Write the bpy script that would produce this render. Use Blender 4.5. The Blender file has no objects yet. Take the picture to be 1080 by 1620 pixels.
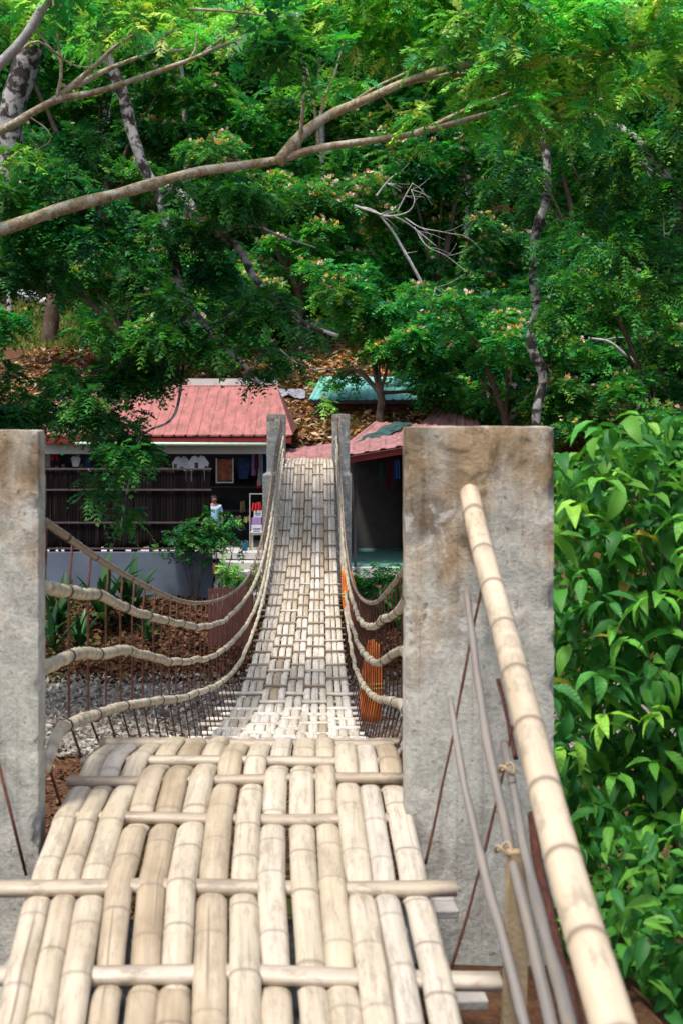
import bpy, bmesh, math, random
import numpy as np
from mathutils import Vector, Matrix, noise

random.seed(7)
RNG = np.random.default_rng(7)
SC = bpy.context.scene
COL = SC.collection
PI = math.pi

# ------------------------------------------------------------------ camera, sky, sun, exposure
F_PX, CX, CY = 1900.0, 508.0, 652.0            # focal length in photo pixels, vanishing point of the bridge
cam_d = bpy.data.cameras.new('camera')
cam = bpy.data.objects.new('camera', cam_d)
COL.objects.link(cam)
cam.location = (0, 0, 0)
cam.rotation_euler = (PI / 2, 0, 0)
cam_d.sensor_fit = 'VERTICAL'
cam_d.sensor_height = 36.0
cam_d.lens = 36.0 * F_PX / 1620.0
cam_d.shift_x = (540.0 - CX) / 1620.0
cam_d.shift_y = -(810.0 - CY) / 1620.0
cam_d.clip_start, cam_d.clip_end = 0.05, 900
cam_d.dof.use_dof = True
cam_d.dof.focus_distance = 15.0
cam_d.dof.aperture_fstop = 5.2
SC.camera = cam

SUN_EL, SUN_AZ = math.radians(68), math.radians(215)   # azimuth clockwise from +Y (the view direction)
S = Vector((math.sin(SUN_AZ) * math.cos(SUN_EL), math.cos(SUN_AZ) * math.cos(SUN_EL), math.sin(SUN_EL)))
world = bpy.data.worlds.new('World')
SC.world = world
world.use_nodes = True
wn = world.node_tree
sky = wn.nodes.new('ShaderNodeTexSky')
sky.sky_type = 'NISHITA'
sky.sun_disc = False
sky.sun_elevation = SUN_EL
sky.sun_rotation = SUN_AZ
sky.air_density, sky.dust_density, sky.ozone_density = 1.0, 4.0, 0.6
wn.links.new(sky.outputs[0], wn.nodes['Background'].inputs[0])
wn.nodes['Background'].inputs[1].default_value = 0.15
sun_d = bpy.data.lights.new('sun', 'SUN')
sun_d.energy = 2.7
sun_d.angle = math.radians(8)
sun_d.color = (1.0, 0.96, 0.90)
sun = bpy.data.objects.new('sun', sun_d)
sun.rotation_euler = S.to_track_quat('Z', 'Y').to_euler()
sun.location = (-8, -10, 30)
COL.objects.link(sun)
SC.view_settings.view_transform = 'Standard'
SC.view_settings.look = 'None'
SC.view_settings.exposure = 0.66
SC.view_settings.gamma = 1.0
SC.cycles.max_bounces = 6
SC.cycles.diffuse_bounces = 4
SC.cycles.glossy_bounces = 3
SC.cycles.transmission_bounces = 4
SC.cycles.transparent_max_bounces = 6
SC.cycles.use_denoising = True

# ------------------------------------------------------------------ helpers
D, EYE = 4.0, 648.0 / 475.0                     # near pillars stand 4 m off; eye above the deck there
U = 1.0 / 475.0                                  # one photo pixel at the near pillars, in metres


def P(x, y, Y):
    """the point of the place that the photograph shows at pixel x, y when it stands Y metres off"""
    return Vector(((x - CX) / F_PX * Y, Y, -(y - CY) / F_PX * Y))


def link(o, parent=None):
    COL.objects.link(o)
    if parent is not None:
        o.parent = parent
    return o


def empty(name, loc=(0, 0, 0), rz=0.0):
    o = bpy.data.objects.new(name, None)
    o.empty_display_size = 0.2
    o.location = loc
    o.rotation_euler = (0, 0, rz)
    return link(o)


def tag(o, label=None, cat=None, group=None, kind=None):
    if label:
        o['label'] = label
    if cat:
        o['category'] = cat
    if group:
        o['group'] = group
    if kind:
        o['kind'] = kind
    return o


def np_mesh(name, V, F, mat, col=None, uv=None, smooth=False):
    V = np.asarray(V, dtype=np.float32).reshape(-1, 3)
    F = np.asarray(F, dtype=np.int32)
    n, k = F.shape
    me = bpy.data.meshes.new(name)
    me.vertices.add(len(V))
    me.vertices.foreach_set('co', V.ravel())
    me.loops.add(n * k)
    me.loops.foreach_set('vertex_index', F.ravel())
    me.polygons.add(n)
    me.polygons.foreach_set('loop_start', np.arange(0, n * k, k, dtype=np.int32))
    me.polygons.foreach_set('loop_total', np.full(n, k, dtype=np.int32))
    if smooth:
        me.polygons.foreach_set('use_smooth', np.ones(n, dtype=bool))
    if col is not None:
        a = me.color_attributes.new('Col', 'FLOAT_COLOR', 'POINT')
        c = np.ones((len(V), 4), dtype=np.float32)
        c[:, :3] = col
        a.data.foreach_set('color', c.ravel())
    if uv is not None:
        a = me.attributes.new('along', 'FLOAT_VECTOR', 'POINT')
        u3 = np.zeros((len(V), 3), dtype=np.float32)
        u3[:, :uv.shape[1]] = uv
        a.data.foreach_set('vector', u3.ravel())
    me.update(calc_edges=True)
    me.materials.append(mat)
    return me


def obj(name, me, parent=None, loc=None):
    o = bpy.data.objects.new(name, me)
    link(o, parent)
    if loc is not None:
        o.location = loc
    return o


def rel(o, root):
    """parent a mesh written in world coordinates under a thing's Empty"""
    o.parent = root
    o.matrix_parent_inverse = Matrix.Translation(root.location).inverted() if root.rotation_euler.z == 0 else root.matrix_basis.inverted()
    return o


def box_arrays(c, s):
    cx, cy, cz = c
    hx, hy, hz = s[0] / 2, s[1] / 2, s[2] / 2
    V = [(cx + a * hx, cy + b * hy, cz + d * hz) for a in (-1, 1) for b in (-1, 1) for d in (-1, 1)]
    F = [(0, 1, 3, 2), (4, 6, 7, 5), (0, 4, 5, 1), (2, 3, 7, 6), (0, 2, 6, 4), (1, 5, 7, 3)]
    return V, F


def boxes_mesh(name, items, mat, bevel=0.0):
    bm = bmesh.new()
    for it in items:
        c, s = it[0], it[1]
        V, F = box_arrays((0, 0, 0), s)
        M = Matrix.Translation(c)
        if len(it) > 2:
            M = M @ it[2].to_4x4()
        vs = [bm.verts.new(M @ Vector(v)) for v in V]
        for f in F:
            bm.faces.new([vs[i] for i in f])
    if bevel > 0:
        bmesh.ops.bevel(bm, geom=bm.edges[:], offset=bevel, segments=2, profile=0.5, affect='EDGES')
    bmesh.ops.recalc_face_normals(bm, faces=bm.faces[:])
    me = bpy.data.meshes.new(name)
    bm.to_mesh(me)
    bm.free()
    me.materials.append(mat)
    return me


def poly_mesh(name, V, F, mat, thick=0.0):
    bm = bmesh.new()
    vs = [bm.verts.new(v) for v in V]
    for f in F:
        bm.faces.new([vs[i] for i in f])
    bmesh.ops.recalc_face_normals(bm, faces=bm.faces[:])
    if thick:
        bmesh.ops.solidify(bm, geom=bm.faces[:], thickness=thick)
    me = bpy.data.meshes.new(name)
    bm.to_mesh(me)
    bm.free()
    me.materials.append(mat)
    return me


def catmull(pts, n):
    """resample a polyline of (x,y,z[,r]) rows smoothly, n points in all"""
    p = np.asarray(pts, dtype=float)
    if len(p) == 2:
        t = np.linspace(0, 1, n)[:, None]
        return p[0] * (1 - t) + p[1] * t
    q = np.vstack([2 * p[0] - p[1], p, 2 * p[-1] - p[-2]])
    seg = np.linalg.norm(np.diff(p[:, :3], axis=0), axis=1)
    cum = np.concatenate([[0], np.cumsum(seg)])
    t = np.linspace(0, cum[-1], n)
    i = np.clip(np.searchsorted(cum, t, side='right') - 1, 0, len(seg) - 1)
    f = ((t - cum[i]) / np.maximum(seg[i], 1e-9))[:, None]
    a, b, c, d = q[i], q[i + 1], q[i + 2], q[i + 3]
    return 0.5 * (2 * b + (c - a) * f + (2 * a - 5 * b + 4 * c - d) * f ** 2 + (3 * b - a - 3 * c + d) * f ** 3)


def tube_arrays(pts, rad, sides=8, cap=True):
    """swept tube: pts (n,3), rad (n,) -> V, F (quads), uv (angle, length)"""
    p = np.asarray(pts, dtype=float)
    n = len(p)
    r = np.broadcast_to(np.asarray(rad, dtype=float), (n,))
    t = np.gradient(p, axis=0)
    t /= np.maximum(np.linalg.norm(t, axis=1, keepdims=True), 1e-9)
    up = np.array([0, 0, 1.0]) if abs(t[0, 2]) < 0.9 else np.array([1.0, 0, 0])
    N = np.zeros((n, 3))
    v = up - t[0] * np.dot(up, t[0])
    N[0] = v / np.linalg.norm(v)
    for i in range(1, n):
        v = N[i - 1] - t[i] * np.dot(N[i - 1], t[i])
        N[i] = v / max(np.linalg.norm(v), 1e-9)
    B = np.cross(t, N)
    a = np.linspace(0, 2 * PI, sides, endpoint=False)
    ring = N[:, None, :] * np.cos(a)[None, :, None] + B[:, None, :] * np.sin(a)[None, :, None]
    V = (p[:, None, :] + ring * r[:, None, None]).reshape(-1, 3)
    L = np.concatenate([[0], np.cumsum(np.linalg.norm(np.diff(p, axis=0), axis=1))])
    uv = np.stack([np.tile(a / (2 * PI), n), np.repeat(L, sides)], axis=1)
    i, j = np.meshgrid(np.arange(n - 1), np.arange(sides), indexing='ij')
    i, j = i.ravel(), j.ravel()
    k = (j + 1) % sides
    Fq = np.stack([i * sides + j, i * sides + k, (i + 1) * sides + k, (i + 1) * sides + j], axis=1)
    if cap:
        m = len(V)
        V = np.vstack([V, p[0], p[-1]])
        uv = np.vstack([uv, [0, 0], [0, L[-1]]])
        jj = np.arange(0, sides, 2)
        c0 = np.stack([np.full(len(jj), m), (jj + 2) % sides, (jj + 1) % sides, jj], axis=1)
        o = (n - 1) * sides
        c1 = np.stack([np.full(len(jj), m + 1), o + jj, o + (jj + 1) % sides, o + (jj + 2) % sides], axis=1)
        Fq = np.vstack([Fq, c0, c1])
    return V, Fq, uv


def tube_obj(name, pts, rad, mat, parent=None, sides=8, smooth=True):
    V, F, uv = tube_arrays(pts, rad, sides)
    o = obj(name, np_mesh(name, V, F, mat, uv=uv, smooth=smooth))
    if parent is not None:
        rel(o, parent)
    return o


def rotm(rx=0, ry=0, rz=0):
    return Matrix.Rotation(rz, 3, 'Z') @ Matrix.Rotation(ry, 3, 'Y') @ Matrix.Rotation(rx, 3, 'X')


# ------------------------------------------------------------------ materials
class NT:
    def __init__(self, name):
        self.m = bpy.data.materials.new(name)
        self.m.use_nodes = True
        self.t = self.m.node_tree
        self.b = self.t.nodes['Principled BSDF']
        self.out = self.t.nodes['Material Output']

    def n(self, kind, **kw):
        nd = self.t.nodes.new('ShaderNode' + kind)
        for k, v in kw.items():
            setattr(nd, k, v)
        return nd

    def l(self, a, b):
        self.t.links.new(a, b)

    def noise(self, vec, scale, detail=4, rough=0.6, dist=0.0):
        nd = self.n('TexNoise')
        nd.inputs['Scale'].default_value = scale
        nd.inputs['Detail'].default_value = detail
        nd.inputs['Roughness'].default_value = rough
        nd.inputs['Distortion'].default_value = dist
        if vec is not None:
            self.l(vec, nd.inputs['Vector'])
        return nd.outputs['Fac']

    def ramp(self, fac, stops):
        nd = self.n('ValToRGB')
        el = nd.color_ramp.elements
        while len(el) > 1:
            el.remove(el[-1])
        for i, (p, c) in enumerate(stops):
            e = el[0] if i == 0 else el.new(p)
            e.position = p
            e.color = (c, c, c, 1) if isinstance(c, (int, float)) else (c[0], c[1], c[2], 1)
        self.l(fac, nd.inputs[0])
        return nd.outputs[0]

    def mix(self, fac, a, b, blend='MIX'):
        nd = self.n('MixRGB', blend_type=blend)
        for s, v in ((0, fac), (1, a), (2, b)):
            if isinstance(v, (int, float)):
                nd.inputs[s].default_value = v if s == 0 else (v, v, v, 1)
            elif isinstance(v, (tuple, list)):
                nd.inputs[s].default_value = (v[0], v[1], v[2], 1)
            else:
                self.l(v, nd.inputs[s])
        return nd.outputs[0]

    def math(self, op, a, b=0.0, c=0.0):
        nd = self.n('Math', operation=op)
        for s, v in ((0, a), (1, b), (2, c)):
            if isinstance(v, (int, float)):
                nd.inputs[s].default_value = v
            else:
                self.l(v, nd.inputs[s])
        return nd.outputs[0]

    def objco(self):
        return self.n('TexCoord').outputs['Object']

    def worldco(self):
        return self.n('NewGeometry').outputs['Position']

    def scale(self, vec, s):
        nd = self.n('Mapping')
        nd.inputs['Scale'].default_value = s
        self.l(vec, nd.inputs['Vector'])
        return nd.outputs[0]

    def rnd(self):
        return self.n('ObjectInfo').outputs['Random']

    def color(self, c):
        if isinstance(c, (tuple, list)):
            self.b.inputs['Base Color'].default_value = (c[0], c[1], c[2], 1)
        else:
            self.l(c, self.b.inputs['Base Color'])

    def bump(self, h, strength=0.4, dist=0.01):
        nd = self.n('Bump')
        nd.inputs['Strength'].default_value = strength
        nd.inputs['Distance'].default_value = dist
        self.l(h, nd.inputs['Height'])
        self.l(nd.outputs[0], self.b.inputs['Normal'])

    def rough(self, r, spec=0.3):
        if isinstance(r, (int, float)):
            self.b.inputs['Roughness'].default_value = r
        else:
            self.l(r, self.b.inputs['Roughness'])
        self.b.inputs['Specular IOR Level'].default_value = spec


def plain(name, c, rough=0.7, var=0.25, scale=6.0, spec=0.3, metal=0.0, bump=0.0):
    k = NT(name)
    f = k.noise(k.worldco(), scale, 5)
    lo = [x * (1 - var) for x in c]
    hi = [min(1, x * (1 + var)) for x in c]
    k.color(k.ramp(f, [(0.3, lo), (0.7, hi)]))
    k.rough(rough, spec)
    k.b.inputs['Metallic'].default_value = metal
    if bump:
        k.bump(k.noise(k.worldco(), scale * 6, 4), bump, 0.01)
    return k.m


def bamboo_mat(name, stops, node_len=0.34, rough=0.5, dirt=0.5, spec=0.35, node_dark=0.55):
    """split or whole bamboo: pale fibre streaks along the culm, joint rings, grey weathering"""
    k = NT(name)
    at = k.n('Attribute', attribute_name='along').outputs['Vector']
    sep = k.n('SeparateXYZ')
    k.l(at, sep.inputs[0])
    rnd = k.rnd()
    off = k.math('MULTIPLY', rnd, 37.0)
    comb = k.n('CombineXYZ')
    k.l(k.math('MULTIPLY', sep.outputs[0], 1.0), comb.inputs[0])
    k.l(sep.outputs[1], comb.inputs[1])
    k.l(off, comb.inputs[2])
    fibre = k.noise(k.scale(comb.outputs[0], (26, 1.6, 1)), 1.0, 5, 0.65)
    blotch = k.noise(k.scale(comb.outputs[0], (2.2, 2.6, 1)), 1.3, 4, 0.6, 0.6)
    tone = k.math('ADD', k.math('MULTIPLY', rnd, 0.55), k.math('MULTIPLY', blotch, 0.5))
    base = k.ramp(tone, stops)
    c = k.mix(0.42, base, k.ramp(fibre, [(0.34, 0.45), (0.56, 1.0)]), 'MULTIPLY')
    crack = k.ramp(k.noise(k.scale(comb.outputs[0], (34, 0.55, 1)), 1.0, 3, 0.5), [(0.30, 1.0), (0.335, 0.0)])
    c = k.mix(k.math('MULTIPLY', crack, 0.6), c, (0.10, 0.075, 0.05))
    grime = k.ramp(k.noise(k.scale(comb.outputs[0], (9, 3.2, 1)), 2.0, 8, 0.8), [(0.50, 0.0), (0.60, 1.0)])
    c = k.mix(k.math('MULTIPLY', grime, dirt), c, (0.21, 0.17, 0.125))
    # joints: 'along' z is 1 on a joint ring, 0 between
    jn = k.math('MULTIPLY', sep.outputs[2], node_dark)
    c = k.mix(jn, c, (0.17, 0.13, 0.095))
    k.color(c)
    k.rough(k.ramp(blotch, [(0.3, rough - 0.1), (0.7, rough + 0.15)]), spec)
    k.bump(fibre, 0.25, 0.004)
    return k.m


M = {}
M['bamboo'] = bamboo_mat('bamboo_strip', [(0.2, (0.34, 0.26, 0.17)), (0.42, (0.47, 0.395, 0.285)), (0.62, (0.53, 0.465, 0.365)), (0.8, (0.49, 0.445, 0.375)), (0.98, (0.37, 0.325, 0.265))], node_dark=0.85)
M['bamboo_grey'] = bamboo_mat('bamboo_weathered_sunlit', [(0.2, (0.46, 0.40, 0.31)), (0.5, (0.60, 0.54, 0.45)), (0.85, (0.70, 0.655, 0.58))], dirt=0.55)  # weathered bamboo, paled further so the middle stretch looks sunlit
M['weft'] = bamboo_mat('bamboo_crosspiece', [(0.2, (0.35, 0.28, 0.205)), (0.5, (0.43, 0.36, 0.275)), (0.85, (0.49, 0.43, 0.35))], dirt=0.75)
M['weft_shade'] = bamboo_mat('shade_dark_crosspiece', [(0.2, (0.16, 0.12, 0.085)), (0.5, (0.27, 0.21, 0.15)), (0.85, (0.36, 0.29, 0.22))], dirt=0.6)  # browned darker so the far rows read as shadow lines
M['pole'] = bamboo_mat('bamboo_pole', [(0.2, (0.50, 0.40, 0.275)), (0.5, (0.57, 0.475, 0.345)), (0.85, (0.61, 0.53, 0.41))], rough=0.42, dirt=0.55, spec=0.4, node_dark=0.95)
M['wrap'] = bamboo_mat('bamboo_wrapping', [(0.2, (0.36, 0.33, 0.25)), (0.5, (0.52, 0.46, 0.33)), (0.85, (0.62, 0.55, 0.40))], dirt=0.6, node_dark=0.75)
M['wrap_dark'] = bamboo_mat('cable_wrapping', [(0.2, (0.13, 0.10, 0.08)), (0.5, (0.25, 0.195, 0.15)), (0.85, (0.36, 0.30, 0.24))], dirt=0.7, node_dark=0.9)
M['stick'] = bamboo_mat('grey_stick', [(0.2, (0.07, 0.06, 0.054)), (0.5, (0.145, 0.13, 0.118)), (0.85, (0.24, 0.22, 0.20))], dirt=0.8)
M['dark_tie'] = plain('tie_wire', (0.06, 0.045, 0.035), 0.8)
M['tan_wood'] = plain('tan_wood', (0.31, 0.235, 0.14), 0.7, 0.25, 14, bump=0.3)
M['white_wood'] = plain('bleached_wood', (0.30, 0.28, 0.26), 0.8, 0.2, 14, bump=0.3)


def rust():
    k = NT('rusty_iron')
    f = k.noise(k.worldco(), 45, 6, 0.7)
    k.color(k.ramp(f, [(0.3, (0.035, 0.018, 0.014)), (0.55, (0.10, 0.038, 0.025)), (0.75, (0.17, 0.07, 0.045))]))
    k.rough(0.85, 0.2)
    k.bump(f, 0.5, 0.004)
    return k.m


M['rust'] = rust()


def concrete(name, light, stain_amt=1.0, tint=(0.40, 0.41, 0.385)):
    k = NT(name)
    co = k.objco()
    big = k.noise(co, 2.2, 6, 0.62, 0.5)
    med = k.noise(co, 7.0, 6, 0.7, 0.8)
    fine = k.noise(co, 60.0, 5, 0.75)
    base = k.mix(k.ramp(med, [(0.40, 0.0), (0.60, 1.0)]), tuple(x * 0.66 for x in tint), light)
    base = k.mix(k.ramp(big, [(0.42, 0.55), (0.6, 0.0)]), base, tuple(x * y for x, y in zip(tint, (0.8, 0.88, 0.86))))
    base = k.mix(0.5, base, k.ramp(fine, [(0.36, 0.5), (0.55, 1.0)]), 'MULTIPLY')
    # run-off stain: rusty brown, thickest near the weathered head of the pillar
    sep = k.n('SeparateXYZ')
    k.l(co, sep.inputs[0])
    h = k.math('MULTIPLY_ADD', sep.outputs[2], 0.70, 0.53)
    streak = k.noise(k.scale(co, (5, 5, 0.9)), 2.0, 6, 0.65, 0.4)
    s = k.math('ADD', h, k.math('ADD', k.math('MULTIPLY', k.math('SUBTRACT', big, 0.5), 2.6), k.math('MULTIPLY', k.math('SUBTRACT', streak, 0.5), 1.6)))
    s = k.ramp(s, [(0.10, 0.0), (0.62, 1.0)])
    c = k.mix(k.math('MULTIPLY', s, 0.88 * stain_amt), base, k.ramp(med, [(0.38, (0.10, 0.062, 0.028)), (0.58, (0.34, 0.235, 0.12))]))
    pit = k.ramp(k.noise(co, 11.0, 5, 0.65, 0.3), [(0.585, 0.0), (0.64, 1.0)])
    c = k.mix(k.math('MULTIPLY', pit, 0.6), c, (0.58, 0.56, 0.52))
    spot = k.ramp(k.noise(co, 30.0, 5, 0.7, 0.3), [(0.60, 0.0), (0.67, 1.0)])
    c = k.mix(k.math('MULTIPLY', spot, 0.7), c, (0.07, 0.055, 0.04))
    drip = k.ramp(k.noise(k.scale(co, (22, 22, 0.7)), 1.6, 5, 0.6), [(0.56, 0.0), (0.70, 1.0)])
    c = k.mix(k.math('MULTIPLY', drip, 0.4), c, (0.16, 0.13, 0.10))
    pore = k.n('TexVoronoi')
    pore.inputs['Scale'].default_value = 42.0
    k.l(k.mix(0.12, co, k.n('TexNoise').outputs['Color']), pore.inputs['Vector'])
    pr = k.ramp(pore.outputs['Distance'], [(0.10, 1.0), (0.17, 0.0)])
    pr = k.math('MULTIPLY', pr, k.ramp(k.noise(co, 6.0, 3), [(0.5, 0.0), (0.6, 1.0)]))
    c = k.mix(k.math('MULTIPLY', pr, 0.75), c, (0.06, 0.05, 0.04))
    k.color(c)
    k.rough(0.9, 0.2)
    k.bump(k.math('ADD', k.math('MULTIPLY', med, 0.6), k.math('MULTIPLY', fine, 0.5)), 0.7, 0.014)
    return k.m


M['concrete'] = concrete('stained_concrete', (0.60, 0.565, 0.495), 1.0, (0.50, 0.475, 0.42))
M['concrete_far'] = concrete('grey_concrete', (0.36, 0.37, 0.37), 0.35, (0.27, 0.285, 0.29))
M['slab'] = plain('pale_concrete_slab', (0.48, 0.47, 0.45), 0.9, 0.2, 3, bump=0.2)
M['blue_wall'] = plain('blue_grey_plaster', (0.105, 0.13, 0.175), 0.85, 0.18, 1.4, bump=0.15)


def leaf_mat(name, trans=0.35, rough=0.45, spec=0.4, objrand=None, veins=False):
    k = NT(name)
    if objrand == 'color':
        c = k.n('ObjectInfo').outputs['Color']
    elif objrand:
        c = k.ramp(k.rnd(), objrand)
    else:
        c = k.n('Attribute', attribute_name='Col').outputs['Color']
    if veins:
        co = k.objco()
        f = k.noise(co, 5.0, 5, 0.7)
        c = k.mix(0.6, c, k.ramp(f, [(0.36, 0.55), (0.6, 1.0)]), 'MULTIPLY')
        sp = k.n('SeparateXYZ')
        k.l(co, sp.inputs[0])
        ay = k.math('ABSOLUTE', sp.outputs[1])
        ph = k.math('SINE', k.math('MULTIPLY', k.math('SUBTRACT', sp.outputs[0], k.math('MULTIPLY', ay, 0.7)), 62.0))
        vein = k.ramp(ph, [(0.80, 0.0), (0.97, 1.0)])
        mid = k.ramp(ay, [(0.006, 1.0), (0.014, 0.0)])
        c = k.mix(k.math('MULTIPLY', k.math('MAXIMUM', vein, mid), 0.17), c, (0.30, 0.45, 0.14))
        k.bump(ph, 0.2, 0.02)
        sick = k.ramp(k.noise(co, 9.0, 4, 0.7), [(0.62, 0.0), (0.68, 1.0)])
        c = k.mix(k.math('MULTIPLY', sick, 0.5), c, (0.20, 0.13, 0.04))
    k.color(c)
    k.rough(rough, spec)
    tr = k.n('BsdfTranslucent')
    k.l(k.mix(1.0, c, (0.85, 1.0, 0.5), 'MULTIPLY'), tr.inputs[0])
    mx = k.n('MixShader')
    mx.inputs[0].default_value = trans
    k.l(k.b.outputs[0], mx.inputs[1])
    k.l(tr.outputs[0], mx.inputs[2])
    k.l(mx.outputs[0], k.out.inputs['Surface'])
    return k.m


M['leaf'] = leaf_mat('tree_leaf', 0.42, 0.5, 0.28)
M['petal'] = leaf_mat('blossom', 0.3, 0.8, 0.1)
M['bush_leaf'] = leaf_mat('broad_leaf', 0.35, 0.46, 0.35, objrand='color', veins=True)
M['strap_leaf'] = leaf_mat('strap_leaf', 0.25, 0.35, 0.5, objrand=[(0.0, (0.012, 0.05, 0.02)), (0.6, (0.022, 0.09, 0.028)), (1.0, (0.06, 0.18, 0.035))])


def bark(name, dark, mid, pale, pale_pos=0.6, scale=9.0):
    k = NT(name)
    co = k.worldco()
    f = k.noise(k.scale(co, (1, 1, 0.55)), scale, 6, 0.7, 0.5)
    g = k.noise(co, scale * 0.45, 4, 0.6, 0.4)
    c = k.ramp(f, [(0.3, dark), (0.6, mid)])
    c = k.mix(k.ramp(g, [(pale_pos - 0.05, 0.0), (pale_pos + 0.05, 1.0)]), c, pale)
    k.color(c)
    k.rough(0.9, 0.2)
    k.bump(f, 1.0, 0.03)
    return k.m


M['bark_pale'] = bark('pale_bark', (0.15, 0.105, 0.06), (0.42, 0.335, 0.215), (0.47, 0.43, 0.35), 0.53, 22)
M['bark_lichen'] = bark('lichen_bark', (0.014, 0.011, 0.010), (0.055, 0.045, 0.04), (0.34, 0.33, 0.32), 0.51, 9)
M['bark_brown'] = bark('brown_bark', (0.045, 0.03, 0.022), (0.13, 0.09, 0.065), (0.3, 0.27, 0.23), 0.68, 6)
M['bark_dead'] = bark('bleached_bark', (0.20, 0.19, 0.185), (0.34, 0.33, 0.32), (0.44, 0.42, 0.40), 0.55, 12)


def ground_mat():
    k = NT('leaf_litter_ground')
    co = k.worldco()
    big = k.noise(co, 0.22, 5, 0.6)
    med = k.noise(co, 1.6, 6, 0.7, 0.5)
    fine = k.noise(co, 14.0, 6, 0.75, 0.6)
    litter = k.ramp(fine, [(0.30, (0.022, 0.012, 0.008)), (0.5, (0.075, 0.038, 0.022)), (0.64, (0.16, 0.09, 0.05)), (0.78, (0.28, 0.19, 0.11))])
    c = k.mix(k.ramp(med, [(0.35, 0.0), (0.7, 0.6)]), litter, (0.16, 0.075, 0.035))
    c = k.mix(k.ramp(big, [(0.56, 0.0), (0.66, 0.75)]), c, (0.11, 0.15, 0.03))
    k.color(c)
    k.rough(0.95, 0.1)
    k.bump(fine, 0.8, 0.05)
    return k.m


M['ground'] = ground_mat()
M['litter'] = leaf_mat('dry_leaf', 0.15, 0.8, 0.1)
k_ = NT('gravel')
f_ = k_.noise(k_.worldco(), 9.0, 6, 0.8)
v_ = k_.n('TexVoronoi')
v_.inputs['Scale'].default_value = 7.0
k_.l(k_.worldco(), v_.inputs['Vector'])
k_.color(k_.mix(0.45, k_.ramp(f_, [(0.36, (0.10, 0.085, 0.07)), (0.62, (0.40, 0.36, 0.31))]), k_.ramp(v_.outputs['Distance'], [(0.1, 1.0), (0.6, 0.25)]), 'MULTIPLY'))
k_.rough(0.95, 0.15)
k_.bump(v_.outputs['Distance'], 0.8, 0.06)
M['gravel'] = k_.m



def roof_mat(name, c):
    k = NT(name)
    co = k.worldco()
    f = k.noise(co, 1.7, 6, 0.7, 0.4)
    g = k.noise(k.scale(co, (2.2, 0.6, 0.6)), 3.0, 6, 0.75)
    col = k.ramp(f, [(0.36, tuple(x * .78 for x in c)), (0.64, tuple(min(1, x * 1.1) for x in c))])
    col = k.mix(k.ramp(g, [(0.46, 0.0), (0.62, 0.8)]), col, (0.17, 0.085, 0.06))
    k.color(col)
    k.rough(0.55, 0.35)
    return k.m


M['roof_red'] = roof_mat('faded_red_roof_sheet', (0.37, 0.135, 0.122))
M['roof_pink'] = roof_mat('sun_bleached_pink_roof_sheet', (0.36, 0.17, 0.175))
M['fascia'] = plain('dark_red_fascia', (0.19, 0.02, 0.02), 0.5, 0.2)
M['roof_teal'] = plain('teal_roof_sheet', (0.16, 0.42, 0.38), 0.5, 0.15, 1.0, 0.4)
M['gutter'] = plain('pale_green_gutter', (0.42, 0.60, 0.47), 0.5, 0.1)
M['white_wall'] = plain('white_plaster', (0.50, 0.51, 0.49), 0.85, 0.1, 2)
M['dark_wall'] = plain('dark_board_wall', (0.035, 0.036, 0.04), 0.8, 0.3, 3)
M['grey_board'] = plain('grey_board_wall', (0.10, 0.09, 0.085), 0.8, 0.2, 3)
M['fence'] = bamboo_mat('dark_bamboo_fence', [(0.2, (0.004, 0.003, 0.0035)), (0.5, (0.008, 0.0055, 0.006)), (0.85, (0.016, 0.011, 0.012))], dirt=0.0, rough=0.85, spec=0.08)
M['fence_rail'] = plain('fence_rail', (0.075, 0.055, 0.06), 0.8)
M['floor_teal'] = plain('teal_painted_floor', (0.10, 0.24, 0.21), 0.6, 0.2, 2)
M['terracotta'] = plain('terracotta_board', (0.14, 0.06, 0.05), 0.85, 0.25, 5)
M['orange'] = plain('orange_paint', (0.78, 0.19, 0.02), 0.5, 0.35, 14)
M['gold'] = plain('yellow_band', (0.55, 0.42, 0.08), 0.5, 0.2)
M['skin'] = plain('skin', (0.30, 0.145, 0.09), 0.55, 0.08, 20)
M['hair'] = plain('black_hair', (0.012, 0.010, 0.010), 0.6, 0.2)
M['shirt_blue'] = plain('light_blue_cotton', (0.36, 0.56, 0.78), 0.85, 0.12, 12)
M['white_cloth'] = plain('white_cotton', (0.66, 0.66, 0.72), 0.9, 0.1, 9)
M['navy_cloth'] = plain('navy_cotton', (0.016, 0.035, 0.10), 0.9, 0.3, 9)
M['red_cloth'] = plain('red_cotton', (0.52, 0.03, 0.03), 0.9, 0.3, 9)
M['maroon_cloth'] = plain('maroon_cotton', (0.13, 0.018, 0.04), 0.9, 0.3, 9)
M['blue_cloth'] = plain('bright_blue_cotton', (0.03, 0.10, 0.38), 0.9, 0.2, 9)
M['violet_cloth'] = plain('violet_cotton', (0.34, 0.20, 0.44), 0.9, 0.2, 9)
M['brown_canvas'] = plain('brown_printed_canvas', (0.20, 0.055, 0.025), 0.8, 0.6, 7)
M['pale_frame'] = plain('pale_frame', (0.42, 0.38, 0.37), 0.7, 0.1)
M['blue_plastic'] = plain('blue_plastic', (0.02, 0.12, 0.32), 0.4, 0.1)
M['cream_wood'] = plain('cream_painted_wood', (0.52, 0.48, 0.36), 0.6, 0.1)
M['card'] = plain('white_cardboard', (0.60, 0.62, 0.70), 0.8, 0.1)
M['ink'] = plain('blue_print', (0.06, 0.08, 0.28), 0.8, 0.1)
M['straw'] = plain('dry_straw', (0.42, 0.34, 0.17), 0.9, 0.3, 9)
M['yellow_cloth'] = plain('pale_yellow_basket', (0.55, 0.52, 0.22), 0.8, 0.2)
M['grey_sheet'] = plain('grey_sheet', (0.22, 0.22, 0.26), 0.7, 0.35, 5)
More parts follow.
